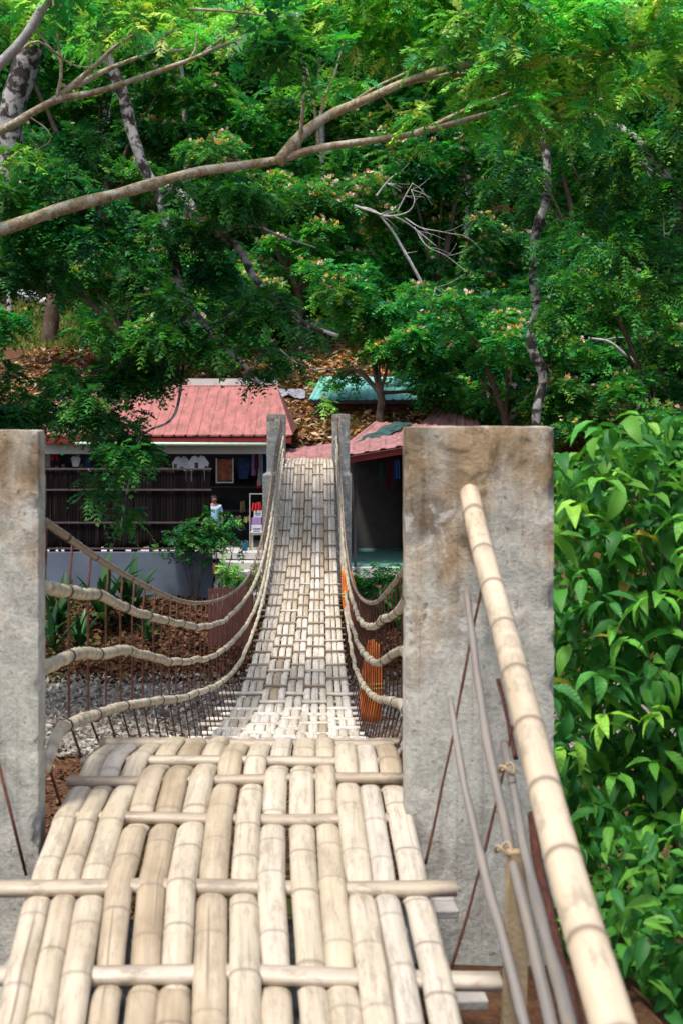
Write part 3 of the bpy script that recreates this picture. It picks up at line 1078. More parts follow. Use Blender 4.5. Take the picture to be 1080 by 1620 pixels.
for (x, y, Y, w) in ((801, 1216, 3.3, 0.05), (795, 1343, 3.05, 0.05)):
    c = P(x, y, Y)
    a = np.linspace(0, 2 * PI, 15)
    V, Fq, uv = tube_arrays(np.stack([c.x + np.cos(a) * w * 0.4, c.y + np.sin(a) * 0.02, c.z + 0.012 * np.sin(a * 2)], 1), 0.0045, 6, False)
    rel(obj('binding', np_mesh('binding', V, Fq, M['tan_wood'], smooth=True)), nr)
# rod stay on the near left pillar
p0, p1 = P(-6, 1190, 3.96), P(42, 1385, 3.9)
so = tube_obj('stay_rod', np.array([p0, (p0 + p1) / 2, p1]), 0.0055, M['rust'], None, 6)
so.parent = pil_l
so.matrix_parent_inverse = Matrix.Translation(pil_l.location).inverted()

# pale offcuts lying by the foot of the near right pillar
for i, (x0, x1, y, Y, lab) in enumerate(((655, 715, 1424, 3.8, 'upper'), (683, 722, 1441, 3.72, 'lower'), (715, 768, 1582, 3.15, 'end'))):
    a, b = P(x0, y, Y), P(x1, y - 3, Y)
    o = obj('wood_offcut', boxes_mesh('wood_offcut', [((0, 0, 0), (b.x - a.x, 0.07, 0.026), rotm(0.05, 0.02, 0.1))], M['white_wood'], 0.004), loc=(a + b) / 2)
    tag(o, {'upper': 'longer bleached board end poking out beside the deck by the right pillar', 'lower': 'short thick bleached board end just under the longer one by the right pillar', 'end': 'bleached board end below the deck edge at the bottom of the picture'}[lab], 'board', 'bleached boards beside the deck')

# concrete footing under the near end of the deck
tag(obj('footing', boxes_mesh('footing', [((-0.3, 2.2, -1.72), (1.1, 2.6, 0.5))], M['concrete_far'], 0.02)), 'low concrete footing under the near end of the deck', 'footing')

# ------------------------------------------------------------------ red roofed shop on the far bank (left)
shop = empty('shop', (-4.8, 36.0, -4.2))
tag(shop, 'open fronted souvenir shop with a ribbed red metal roof behind the bamboo fence', 'shop')
E0, E1 = Vector((-8.35, 35.2, -0.70)), Vector((-0.86, 35.2, -0.70))     # eave
R0, R1 = Vector((-8.35, 39.0, 0.80)), Vector((-1.46, 39.0, 0.80))       # ridge
roof = obj('roof', poly_mesh('roof', [E0, E1, R1, R0, (-0.86, 42.0, -0.55), (-8.35, 42.0, -0.55)], [(0, 1, 2, 3), (1, 4, 2), (3, 2, 4, 5)], M['roof_red'], -0.04))
rel(roof, shop)
sl = (R0 - E0)
nrm = Vector((0, -sl.z, sl.y)).normalized()
PW = 0.335


def roof_panel(cut=None):
    prof_ = [(0.0, 0.004), (0.014, 0.055), (0.05, 0.055), (0.064, 0.004), (PW * 0.5, 0.007), (PW, 0.004)]
    V, F = [], []
    for x, h in prof_:
        top = 1.0
        if cut is not None:
            top = max(0.02, min(1.0, cut(x)))
        V.append(Vector((x, 0, 0)) - sl.normalized() * 0.03 + nrm * h)
        V.append(Vector((x, 0, 0)) + sl * top + nrm * h)
    for i in range(len(prof_) - 1):
        F.append((2 * i, 2 * i + 2, 2 * i + 3, 2 * i + 1))
    return poly_mesh('roof_panel', V, F, M['roof_red'], -0.006)


pan = roof_panel()
x = E0.x
while x < E1.x - PW * 0.4:
    if x + PW > R1.x:
        g = lambda q, x=x: 1.0 if x + q < R1.x else (E1.x - x - q) / (E1.x - R1.x)
        me = roof_panel(g)
    else:
        me = pan
    obj('roof_panel', me, roof, Vector((x, E0.y, E0.z)))
    x += PW
rel(tube_obj('ridge_cap', np.array([R0 + Vector((0, 0, .03)), (R0 + R1) / 2 + Vector((0, 0, .03)), R1 + Vector((0, 0, .03))]), 0.05, M['roof_red'], None, 8), shop)


def part(root, name, items, mat, bevel=0.0):
    return rel(obj(name, boxes_mesh(name, items, M[mat], bevel)), root)


part(shop, 'fascia', [((-4.6, 35.22, -0.83), (7.45, 0.05, 0.16))], 'fascia')
part(shop, 'soffit', [((-4.6, 35.75, -0.86), (7.4, 0.95, 0.02))], 'fascia')
g0 = P(120, 701.5, 35.15)
g1 = P(424, 703, 35.15)
tube_obj('gutter', np.array([g0, (g0 + g1) / 2, g1]), 0.05, M['gutter'], shop, 8)
part(shop, 'lintel_wall', [((-4.9, 35.7, -1.06), (6.7, 0.12, 0.36))], 'white_wall')
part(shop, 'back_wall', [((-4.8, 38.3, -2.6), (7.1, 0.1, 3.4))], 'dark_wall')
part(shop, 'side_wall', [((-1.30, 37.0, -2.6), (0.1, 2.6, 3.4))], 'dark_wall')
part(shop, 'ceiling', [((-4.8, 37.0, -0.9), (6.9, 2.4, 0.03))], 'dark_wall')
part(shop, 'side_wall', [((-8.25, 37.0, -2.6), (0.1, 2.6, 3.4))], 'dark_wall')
for xx in (-8.1, -5.4, -1.42):
    part(shop, 'post', [((xx, 35.72, -2.65), (0.12, 0.12, 2.9))], 'grey_board', 0.008)
part(shop, 'floor', [((-4.8, 36.6, -4.18), (7.2, 3.4, 0.2))], 'slab', 0.01)
part(shop, 'shelf', [((-4.8, 37.9, -2.35), (6.8, 0.5, 0.04)), ((-4.8, 37.9, -3.1), (6.8, 0.5, 0.04))], 'grey_board')

Vr, Cr = [], []
for i in range(1500):
    u, v = RNG.random(), RNG.random() ** 1.3
    c = E0.lerp(E1 - Vector((.5, 0, 0)), u) + sl * v + nrm * 0.02
    a = RNG.uniform(0, 6.28)
    d = Vector((math.cos(a), math.sin(a) * sl.y / sl.length, math.sin(a) * sl.z / sl.length)) * RNG.uniform(.03, .07)
    e = nrm.cross(d) * .5
    Vr += [c - d, c + e + nrm * .01, c + d, c - e + nrm * .01]
    Cr += [BROWNS[RNG.integers(0, 4)]] * 4
tag(obj('leaf_litter', np_mesh('leaf_litter', np.array(Vr), np.arange(len(Vr)).reshape(-1, 4), M['litter'], col=np.array(Cr))), 'dry leaves fallen on the red roof', 'leaf litter', kind='stuff')

# parapet wall behind the roof, sheets on the slope
part(empty('parapet_wall', (-3.0, 40.2, -2)), 'wall', [((-2.95, 40.2, -0.5), (3.0, 0.2, 3.24))], 'slab')
tag(bpy.data.objects['parapet_wall'], 'low grey concrete wall just above the ridge of the red roof', 'wall')


def crumple(name, cx, cy, w, h, mat, label, cat, amp=0.12, lift=0.1):
    V, F = [], []
    nx, ny = 12, 8
    for j in range(ny + 1):
        for i in range(nx + 1):
            x, y = cx + (i / nx - .5) * w, cy + (j / ny - .5) * h
            V.append((x, y, gz(x, y) + lift + amp * abs(noise.noise(Vector((x * 2.1, y * 2.1, 5)))) * 2))
    for j in range(ny):
        for i in range(nx):
            a = j * (nx + 1) + i
            F.append((a, a + 1, a + nx + 2, a + nx + 1))
    o = obj(name, poly_mesh(name, V, F, M[mat], 0.02))
    return tag(o, label, cat)


crumple('plastic_sheet', -1.15, 45.5, 1.1, 1.4, 'grey_sheet', 'crumpled grey sheet lying on the slope beside the teal roof', 'sheet')

# ------------------------------------------------------------------ blue grey wall with the bamboo fence on it
wl = obj('garden_wall', boxes_mesh('garden_wall', [((0, 0, 0), (7.2, 0.2, 1.5))], M['blue_wall'], 0.015), loc=(-6.62, 33.5, -4.64))
tag(wl, 'blue grey plastered wall under the dark bamboo fence', 'wall')
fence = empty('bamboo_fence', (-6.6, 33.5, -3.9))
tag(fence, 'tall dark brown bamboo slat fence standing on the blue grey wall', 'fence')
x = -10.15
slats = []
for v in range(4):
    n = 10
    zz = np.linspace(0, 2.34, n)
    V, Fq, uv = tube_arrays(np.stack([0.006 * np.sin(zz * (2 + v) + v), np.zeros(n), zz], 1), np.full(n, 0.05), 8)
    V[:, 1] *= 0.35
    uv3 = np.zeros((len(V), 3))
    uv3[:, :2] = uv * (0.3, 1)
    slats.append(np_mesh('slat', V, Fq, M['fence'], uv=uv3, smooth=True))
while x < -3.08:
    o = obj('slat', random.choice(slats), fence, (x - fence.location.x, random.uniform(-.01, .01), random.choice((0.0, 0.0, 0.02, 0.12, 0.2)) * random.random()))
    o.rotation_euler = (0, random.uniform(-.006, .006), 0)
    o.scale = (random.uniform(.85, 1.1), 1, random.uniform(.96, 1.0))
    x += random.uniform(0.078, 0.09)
for yp in (742, 775, 827, 868):
    z = P(0, yp, 33.44).z
    rel(obj('rail', boxes_mesh('rail', [((-6.6, 33.44, z), (7.12, 0.035, 0.05))], M['fence_rail'], 0.006)), fence)

# low terracotta boards on the gully edge
tb = empty('board_panel', P(365, 985, 30.2))
tag(tb, 'low reddish brown board panel on the bank left of the far deck', 'fence')
x = P(333, 0, 30.2).x
while x < P(402, 0, 30.2).x:
    rel(obj('board', boxes_mesh('board', [((x, 30.2 + random.uniform(-.01, .01), -5.15), (0.118, 0.025, 1.45 + random.uniform(-.04, .04)))], M['terracotta'], 0.004)), tb)
    x += 0.125

# pale steps and landing in front of the shop
st = empty('steps', (-2.2, 34.2, -4.6))
tag(st, 'pale concrete steps going up to the shop beside the blue grey wall', 'steps')
for i, (y, z) in enumerate(((33.1, -5.0), (33.6, -4.75), (34.1, -4.5), (34.6, -4.3))):
    rel(obj('step', boxes_mesh('step', [((-2.25, y, z - 0.2), (1.45, 0.52, 0.4))], M['slab'], 0.012)), st)

# ------------------------------------------------------------------ goods in the shop


def cloth(name, x0, y0, x1, y1, Y, mat, label, cat='clothing', shirt=False, folds=4, group=None, thick=0.03):
    a, b = P(x0, y0, Y), P(x1, y1, Y)
    w, h = b.x - a.x, a.z - b.z
    if shirt:
        out = [(-.28, 0), (-.10, .03), (0, -.05), (.10, .03), (.28, 0), (.5, -.24), (.40, -.36), (.29, -.27), (.29, -1), (-.29, -1), (-.29, -.27), (-.40, -.36), (-.5, -.24)]
        bm = bmesh.new()
        fr_ = [bm.verts.new((p * w, 0.015 * math.sin(p * 9), q * h)) for p, q in out]
        bk_ = [bm.verts.new((p * w, thick + 0.015 * math.sin(p * 9), q * h)) for p, q in out]
        bm.faces.new(fr_)
        bm.faces.new(bk_[::-1])
        for q in range(len(out)):
            q2 = (q + 1) % len(out)
            bm.faces.new((fr_[q], fr_[q2], bk_[q2], bk_[q]))
        bmesh.ops.triangulate(bm, faces=bm.faces[:])
        bmesh.ops.recalc_face_normals(bm, faces=bm.faces[:])
        me = bpy.data.meshes.new(name)
        bm.to_mesh(me)
        bm.free()
        me.materials.append(M[mat])
        o = obj(name, me, loc=((a.x + b.x) / 2, Y, a.z))
    else:
        nx, nz = 12, 6
        V, F = [], []
        for j in range(nz + 1):
            for i in range(nx + 1):
                u, v = i / nx - .5, j / nz
                V.append((u * w * (0.8 + 0.2 * v), 0.05 * math.sin(u * folds * 2 * PI) * (0.3 + v), -v * h + 0.02 * math.sin(u * 7)))
        for j in range(nz):
            for i in range(nx):
                q = j * (nx + 1) + i
                F.append((q, q + 1, q + nx + 2, q + nx + 1))
        o = obj(name, poly_mesh(name, V, F, M[mat], 0.01), loc=((a.x + b.x) / 2, Y, a.z))
    return tag(o, label, cat, group)


GC = 'clothes hanging in the red roofed shop'
cloth('t_shirt', 297, 722, 331, 765, 35.95, 'white_cloth', 'white t-shirt hanging above the right end of the bamboo fence', shirt=True, group=GC)
cloth('t_shirt', 272, 723, 302, 765, 36.15, 'white_cloth', 'pale t-shirt half hidden beside the white t-shirt over the fence', shirt=True, group=GC)
cloth('t_shirt', 374, 724, 397, 758, 36.2, 'navy_cloth', 'navy t-shirt hanging right of the framed brown picture', shirt=True, group=GC)
cloth('scarf', 399, 708, 405, 752, 36.0, 'violet_cloth', 'violet cloth hanging at the right end of the shop', folds=2, group=GC)
cloth('scarf', 404, 712, 410, 742, 35.9, 'maroon_cloth', 'maroon cloth hanging beside the violet cloth in the shop', folds=2, group=GC)
cloth('scarf', 408, 712, 416, 768, 36.1, 'white_cloth', 'long white cloth hanging near the far left pillar', folds=3, group=GC)
cloth('scarf', 414, 708, 420, 750, 36.2, 'blue_cloth', 'bright blue cloth hanging against the far left pillar', folds=2, group=GC)
cloth('scarf', 406, 760, 414, 772, 36.3, 'red_cloth', 'small red cloth below the white hanging cloth in the shop', folds=2, group=GC)
cloth('t_shirt', 112, 722, 128, 738, 36.2, 'white_cloth', 'small white shirt hanging behind the left part of the bamboo fence', shirt=True, group=GC)
cloth('scarf', 74, 719, 92, 728, 36.2, 'red_cloth', 'red orange cloth hanging beside the near left pillar above the fence', folds=2, group=GC)
cloth('t_shirt', 132, 722, 147, 739, 36.3, 'navy_cloth', 'dark shirt hanging left of the drooping branch above the fence', shirt=True, group=GC)

pic = empty('framed_picture', P(355, 762, 36.0))
tag(pic, 'brown printed picture in a pale frame hanging in the shop', 'picture')
a, b = P(343, 725, 36.0), P(369, 762, 36.0)
part(pic, 'canvas', [((a.lerp(b, .5)), (b.x - a.x - .05, 0.02, a.z - b.z - .06))], 'brown_canvas')
fw = 0.04
part(pic, 'frame', [((a.x, 35.98, (a.z + b.z) / 2), (fw, 0.05, a.z - b.z)), ((b.x, 35.98, (a.z + b.z) / 2), (fw, 0.05, a.z - b.z)), (((a.x + b.x) / 2, 35.98, b.z - .022), (b.x - a.x + fw, 0.048, fw))], 'pale_frame', 0.005)

dsp = empty('display_stand', (P(405, 0, 35.6).x, 35.6, -4.08))
tag(dsp, 'cream display stand with grey uprights at the right end of the shop', 'stand')
xa, xb = P(396, 0, 35.6).x, P(418, 0, 35.6).x
for xx in (xa, xb):
    part(dsp, 'upright', [((xx, 35.55, -3.25), (0.03, 0.03, 1.7))], 'pale_frame', 0.003)
part(dsp, 'top_bar', [(((xa + xb) / 2, 35.55, -2.42), (xb - xa, 0.028, 0.03))], 'pale_frame')
part(dsp, 'shelf', [(((xa + xb) / 2, 35.62, -3.56), (xb - xa - .03, 0.3, 0.04)), ], 'cream_wood', 0.004)
for xx in (xa + .06, xb - .06):
    part(dsp, 'leg', [((xx, 35.62, -3.83), (0.07, 0.07, 0.5))], 'cream_wood', 0.004)


def carton(x0, y0, x1, y1, Y, mat, label, printed=True):
    a, b = P(x0, y0, Y), P(x1, y1, Y)
    root = empty('carton', ((a.x + b.x) / 2, Y, b.z))
    tag(root, label, 'box', 'boxes on the display stand')
    w, h = b.x - a.x, a.z - b.z
    obj('box', boxes_mesh('box', [((0, 0, h / 2), (w, 0.2, h))], M[mat], 0.006), root)
    if printed:
        obj('print', boxes_mesh('print', [((0, -0.102, h * .62), (w * .7, 0.006, h * .10)), ((0, -0.102, h * .40), (w * .55, 0.006, h * .08))], M['ink']), root)


carton(398.5, 830, 415, 846, 35.6, 'card', 'largest white printed box at the bottom of the display stand')
carton(399, 819, 414, 829.5, 35.62, 'violet_cloth', 'violet and white box on the larger white box of the display stand', False)
carton(402, 808, 415, 818.5, 35.62, 'card', 'small white box under the red cloth on the display stand')
cloth('folded_cloth', 399, 795, 415, 808, 35.55, 'red_cloth', 'bright red bundle of cloth on top of the boxes', folds=3)
cloth('straw_bundle', 380, 793, 388, 810, 36.6, 'straw', 'dry straw bundle hanging in the dark doorway of the shop', 'straw bundle', folds=3)
cloth('straw_bundle', 373, 816, 383, 835, 36.2, 'straw', 'straw doll shaped bundle below the hanging straw in the shop', 'straw bundle', folds=3)
cloth('basket', 386, 817, 398, 826, 36.0, 'yellow_cloth', 'pale yellow basket beside the white boxes in the shop', 'basket', folds=2)
bk = empty('bucket', P(388, 868, 35.4))
bk.location.z = -4.08
tag(bk, 'blue plastic bucket on the shop floor beside the display stand', 'bucket')
V, Fq, uv = tube_arrays(np.array([(0, 0, 0), (0, 0, 0.1), (0, 0, 0.21), (0, 0, 0.22)]), np.array([.075, .085, .098, .104]), 14)
obj('body', np_mesh('body', V, Fq, M['blue_plastic'], smooth=True), bk)
a_ = np.linspace(0, PI, 11)
V, Fq, uv = tube_arrays(np.stack([np.cos(a_) * .1, np.full(11, -.02), .2 + np.sin(a_) * .09], 1), 0.005, 6)
obj('handle', np_mesh('handle', V, Fq, M['pale_frame'], smooth=True), bk)


# ------------------------------------------------------------------ the person by the plants
def skin(name, verts, edges, radii, mat, parent, root_i=0, sub=2):
    me = bpy.data.meshes.new(name)
    me.from_pydata(verts, edges, [])
    o = obj(name, me, parent)
    md = o.modifiers.new('skin', 'SKIN')
    sv = me.skin_vertices[0].data
    for i, r in enumerate(radii):
        sv[i].radius = (r, r) if isinstance(r, (int, float)) else r
    sv[root_i].use_root = True
    sb = o.modifiers.new('sub', 'SUBSURF')
    sb.levels = sb.render_levels = sub
    md.use_smooth_shade = True
    me.materials.append(mat)
    return o


pp = P(339, 868, 35.0)
person = empty('person', (pp.x, 35.0, -4.08), math.radians(18))
tag(person, 'person in a light blue shirt standing behind the bush at the fence end', 'person')
bv = [(0, 0, .86), (0, .01, 1.05), (0, .02, 1.26), (0, .015, 1.36), (0, 0, 1.43), (0, -.02, 1.53), (0, -.03, 1.60),
      (-.09, 0, .82), (-.10, -.01, .46), (-.10, .03, .08), (-.10, -.08, .03),
      (.09, 0, .82), (.10, -.02, .46), (.10, .02, .08), (.10, -.09, .03),
      (-.17, .02, 1.33), (-.23, .03, 1.06), (-.24, -.04, .82), (-.24, -.07, .74),
      (.17, .02, 1.33), (.23, .03, 1.06), (.24, -.04, .82), (.24, -.07, .74)]
be = [(0, 1), (1, 2), (2, 3), (3, 4), (4, 5), (5, 6), (0, 7), (7, 8), (8, 9), (9, 10), (0, 11), (11, 12), (12, 13), (13, 14), (3, 15), (15, 16), (16, 17), (17, 18), (3, 19), (19, 20), (20, 21), (21, 22)]
br = [.13, .12, .135, .10, .05, .095, .075, .085, .055, .038, .035, .085, .055, .038, .035, .055, .042, .032, .03, .055, .042, .032, .03]
skin('body', bv, be, br, M['skin'], person)
skin('shirt', [(0, 0, .80), (0, .01, 1.05), (0, .02, 1.26), (0, .015, 1.35), (-.17, .02, 1.325), (-.225, .03, 1.10), (.17, .02, 1.325), (.225, .03, 1.10)], [(0, 1), (1, 2), (2, 3), (3, 4), (4, 5), (3, 6), (6, 7)], [.165, .155, .165, .12, .08, .075, .08, .075], M['shirt_blue'], person)
skin('shorts', [(0, 0, .86), (-.095, 0, .78), (-.10, -.01, .50), (.095, 0, .78), (.10, -.02, .50)], [(0, 1), (1, 2), (0, 3), (3, 4)], [.14, .11, .085, .11, .085], M['navy_cloth'], person)
skin('hair', [(0, .03, 1.50), (0, .012, 1.58), (0, -.012, 1.65)], [(0, 1), (1, 2)], [.09, .112, .095], M['hair'], person)

# ------------------------------------------------------------------ open stall on the far bank (right)
stall = empty('stall', (2.5, 36.0, -4.3))
tag(stall, 'dark open stall with a low pink metal awning and a teal floor', 'stall')


def sheet(root, name, corners, mat, n, sub='roof_sheet', rib=0.03, thick=0.01):
    """a ribbed metal roof plane: corners front-left, front-right, back-right, back-left; each sheet its own piece"""
    fl, fr, br_, bl = [Vector(c) for c in corners]
    nr_ = (fr - fl).cross(bl - fl).normalized()
    if nr_.z < 0:
        nr_ = -nr_
    base = rel(obj(name, poly_mesh(name, [v - nr_ * 0.03 for v in (fl, fr, br_, bl)], [(0, 1, 2, 3)], M[mat], 0.015)), root)
    for i in range(n):
        u0, u1 = i / n, (i + 1) / n
        V, F = [], []
        for u, h in ((u0, 0), (u0 + .12 / n, rib), (u0 + .3 / n, rib), (u0 + .42 / n, 0), (u1, 0)):
            V.append(fl.lerp(fr, u) + nr_ * h)
            V.append(bl.lerp(br_, u) + nr_ * h)
        for q in range(4):
            F.append((2 * q, 2 * q + 2, 2 * q + 3, 2 * q + 1))
        obj(sub, poly_mesh(sub, V, F, M[mat], thick), base)
    return base


sheet(stall, 'awning', (P(449, 738, 33.2), P(700, 695, 33.2), P(700, 678, 36.2), P(452, 712, 36.0)), 'roof_pink', 10)
sheet(stall, 'upper_roof', (P(543, 706, 35.6), P(700, 690, 35.6), P(700, 674, 38.6), P(592, 668, 38.4)), 'roof_pink', 7)
b0, b1 = P(452, 744, 33.32), P(698, 702, 33.32)
part(stall, 'beam', [((b0 + b1) / 2, ((b1 - b0).length, 0.07, 0.2), rotm(0, -math.atan2(b1.z - b0.z, b1.x - b0.x), 0))], 'fascia')
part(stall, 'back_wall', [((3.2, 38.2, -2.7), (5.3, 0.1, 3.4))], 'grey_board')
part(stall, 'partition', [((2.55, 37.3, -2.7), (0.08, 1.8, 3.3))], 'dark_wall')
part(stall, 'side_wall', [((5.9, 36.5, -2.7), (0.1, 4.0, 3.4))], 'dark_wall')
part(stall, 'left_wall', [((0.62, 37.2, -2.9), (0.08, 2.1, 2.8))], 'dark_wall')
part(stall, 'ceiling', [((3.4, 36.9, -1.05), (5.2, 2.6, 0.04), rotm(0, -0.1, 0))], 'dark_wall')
for xx in (0.95, 3.2, 5.6):
    part(stall, 'post', [((xx, 33.75, -2.95), (0.09, 0.09, 2.8 + 0.25 * (xx > 3)))], 'dark_wall', 0.006)
part(stall, 'floor', [((3.4, 36.0, -4.38), (5.2, 4.1, 0.14))], 'floor_teal', 0.01)
part(stall, 'floor_edge', [((3.4, 33.9, -4.52), (5.3, 0.14, 0.30))], 'slab', 0.012)
part(stall, 'counter', [((3.6, 35.2, -3.85), (1.6, 0.5, 0.9))], 'dark_wall', 0.01)
GS = 'clothes hanging in the open stall'
cloth('scarf', 598, 732, 606, 770, 35.3, 'green_tarp', 'dark green cloth hanging in the open stall', folds=2, group=GS)
cloth('scarf', 610, 730, 621, 776, 35.4, 'maroon_cloth', 'maroon cloth hanging in the middle of the open stall', folds=3, group=GS)
cloth('scarf', 623, 728, 632, 757, 35.2, 'blue_cloth', 'blue cloth hanging beside the near right pillar in the open stall', folds=2, group=GS)

# green tarpaulin thrown over the stall roof
V, F = [], []
fl, fr, br_, bl = P(543, 706, 35.6), P(700, 690, 35.6), P(700, 674, 38.6), P(592, 668, 38.4)
for j in range(9):
    for i in range(13):
        v_t = j / 8 * .97 - .01
        u_t = .10 + i / 12 * .28 + .18 * v_t + .03 * math.sin(j * 1.9)
        p = fl.lerp(fr, u_t).lerp(bl.lerp(br_, u_t), v_t)
        V.append(p + Vector((0, 0, 0.05 + 0.10 * abs(noise.noise(Vector((i * .55, j * .25, 3)))))))
for j in range(8):
    for i in range(12):
        q = j * 13 + i
        F.append((q, q + 1, q + 14, q + 13))
tag(obj('tarpaulin', poly_mesh('tarpaulin', V, F, M['green_tarp'], 0.01)), 'dark green tarpaulin thrown over the pink roof of the open stall', 'tarpaulin')

# house farther up with a pink gable, and the teal roofed house
hut = empty('hut', P(705, 690, 41.5))
tag(hut, 'small hut with a faded pink roof peeping over the near right pillar', 'hut')
sheet(hut, 'roof', (P(655, 678, 40.6), P(760, 676, 40.6), P(745, 640, 43.2), P(690, 650, 43.0)), 'roof_pink', 7)
part(hut, 'wall', [((4.2, 42.0, -1.4), (2.0, 1.6, 1.7))], 'fascia')
th = empty('house', P(590, 650, 44))
tag(th, 'house with a teal metal roof among the trees on the slope', 'house')
sheet(th, 'roof', (P(488, 633, 43.0), P(705, 633, 43.0), P(692, 596, 46.2), P(508, 596, 46.2)), 'roof_teal', 15)
part(th, 'ridge_cap', [((P(600, 594, 46.2)), (4.6, 0.12, 0.06))], 'fascia')
part(th, 'fascia', [((P(596, 636, 43.02)), (4.9, 0.05, 0.12))], 'dark_wall')
part(th, 'wall', [((P(596, 0, 44.6).x, 44.9, -0.5), (4.3, 2.6, 1.7))], 'terracotta')

# ------------------------------------------------------------------ foliage
GREEN_DARK = [(0.016, 0.125, 0.030), (0.030, 0.16, 0.028), (0.012, 0.11, 0.045), (0.060, 0.22, 0.034)]
GREEN_MID = [(0.034, 0.21, 0.034), (0.058, 0.27, 0.036), (0.020, 0.17, 0.06), (0.13, 0.38, 0.05)]
GREEN_LIGHT = [(0.10, 0.40, 0.045), (0.18, 0.50, 0.06), (0.045, 0.30, 0.075), (0.38, 0.58, 0.12)]
PETALS = [(0.75, 0.45, 0.36), (0.70, 0.36, 0.10), (0.78, 0.62, 0.42), (0.62, 0.40, 0.08), (0.75, 0.50, 0.48)]


def unit(v):
    return v / np.maximum(np.linalg.norm(v, axis=1, keepdims=True), 1e-9)


def fronds(pos, d, L, pairs, ll, lw, droop, cols):
    """feathery leaves: N stalks, each with rows of small leaflets; returns V, F, C"""
    N = len(pos)
    up = np.tile([0, 0, 1.0], (N, 1)) + RNG.normal(0, 0.25, (N, 3))
    side = unit(np.cross(d, up))
    nor = np.cross(side, d)
    t = np.concatenate([np.repeat(np.linspace(0.15, 0.95, pairs), 2), [0.97]])
    sg = np.concatenate([np.tile([1.0, -1.0], pairs), [0.0]])
    prof_ = np.sin(np.clip(t, 0, 1) * PI * 0.8 + 0.35)
    k = len(t)
    Lx = L[:, None, None]
    z = np.array([0, 0, -1.0])
    base = pos[:, None, :] + d[:, None, :] * (t[None, :, None] * Lx) + z * (droop[:, None, None] * Lx * (t ** 2)[None, :, None])
    jit = RNG.normal(0, 0.16, (N, k, 3))
    ld = side[:, None, :] * sg[None, :, None] * 0.85 + d[:, None, :] * np.where(sg == 0, 1.0, 0.5)[None, :, None] + jit - nor[:, None, :] * 0.12
    ld /= np.linalg.norm(ld, axis=2, keepdims=True)
    l = Lx * ll * prof_[None, :, None] * RNG.uniform(0.8, 1.2, (N, k, 1))
    w = Lx * lw * RNG.uniform(0.8, 1.2, (N, k, 1))
    wd = np.cross(ld, nor[:, None, :] + RNG.normal(0, 0.25, (N, k, 3)))
    wd /= np.maximum(np.linalg.norm(wd, axis=2, keepdims=True), 1e-9)
    tip = base + ld * l + z * (l * 0.18)
    b_ = base + ld * l * 0.12
    V = np.stack([b_ + wd * w, tip, b_ - wd * w], 2).reshape(-1, 3)
    F = np.arange(len(V)).reshape(-1, 3)
    C = np.repeat(cols, k * 3, 0)
    return V, F, C


def clump_points(c, r, n, flat=0.62, lo=-0.45):
    """points and outward directions over a flattened clump, fuller on top"""
    u = RNG.normal(0, 1, (n, 3))
    u = unit(u)
    u[:, 2] = np.where(u[:, 2] < lo, -u[:, 2] * 0.6, u[:, 2])
    rr = r * RNG.uniform(0.35, 1.0, n) ** 0.6
    lump = np.array([1 + 0.45 * noise.noise(Vector(q * 1.7) + Vector(c)) for q in u])
    p = np.array(c) + u * (rr * lump)[:, None] * np.array([1, 1, flat])
    d = unit(u * np.array([1, 1, 0.5]) + RNG.normal(0, 0.35, (n, 3)))
    return p, d


def foliage(root, blobs, L, pairs, ll, lw, dens, palette, name='crown', droop=(0.25, 0.6), blossom=0.0, bl_size=0.07, flat=0.62, tipcol=None, lo=-0.45, lit=1.0):
    """blobs: (centre, radius m). One crown mesh (and one of blossom) under a tree"""
    Vs, Fs, Cs, o = [], [], [], 0
    BV, BC = [], []
    pal = np.array(palette)
    for c, r in blobs:
        n = max(6, int(dens * r * r))
        sub = max(2, int(3 + r * 2.2))
        # several sprays inside each clump give it an uneven outline
        cs = [np.array(c) + RNG.normal(0, 0.5, 3) * r * np.array([1.2, 1.0, 0.75]) for _ in range(sub)]
        tone = RNG.uniform(0.85, 1.45) * np.array([RNG.uniform(.6, 1.45), 1.0, RNG.uniform(.7, 1.4)])
        for cc in cs:
            p, d = clump_points(cc, r * RNG.uniform(0.32, 0.58), max(4, n // sub), flat, lo)
            m = len(p)
            cols = pal[RNG.integers(0, len(pal), m)] * RNG.uniform(0.75, 1.25, (m, 1)) * tone * lit
            V, F, C = fronds(p, d, L * RNG.uniform(0.7, 1.25, m), pairs, ll, lw, RNG.uniform(droop[0], droop[1], m), cols)
            Vs.append(V)
            Fs.append(F + o)
            Cs.append(C)
            o += len(V)
            if blossom > 0:
                top = np.where((p[:, 2] > cc[2] + r * 0.05) & (RNG.random(m) < blossom))[0]
                for i in top:
                    q = p[i] + d[i] * L * 0.35 + np.array([0, 0, L * 0.16])
                    col = np.array(PETALS[RNG.integers(0, len(PETALS))])
                    for _ in range(5):
                        e = unit(RNG.normal(0, 1, (1, 3)) + np.array([[0, 0, 0.9]]))[0]
                        g = unit(np.cross(e, RNG.normal(0, 1, 3))[None, :])[0]
                        s = bl_size * RNG.uniform(0.7, 1.3)
                        BV += [q, q + e * s * .6 + g * s * .4, q + e * s, q + e * s * .6 - g * s * .4]
                        BC += [col] * 4
    o_ = rel(obj(name, np_mesh(name, np.vstack(Vs), np.vstack(Fs), M['leaf'], col=np.vstack(Cs))), root)
    o_['kind'] = 'stuff'
    if BV:
        b_ = rel(obj('blossom', np_mesh('blossom', np.array(BV), np.arange(len(BV)).reshape(-1, 4), M['petal'], col=np.array(BC))), root)
        b_['kind'] = 'stuff'
    return o_


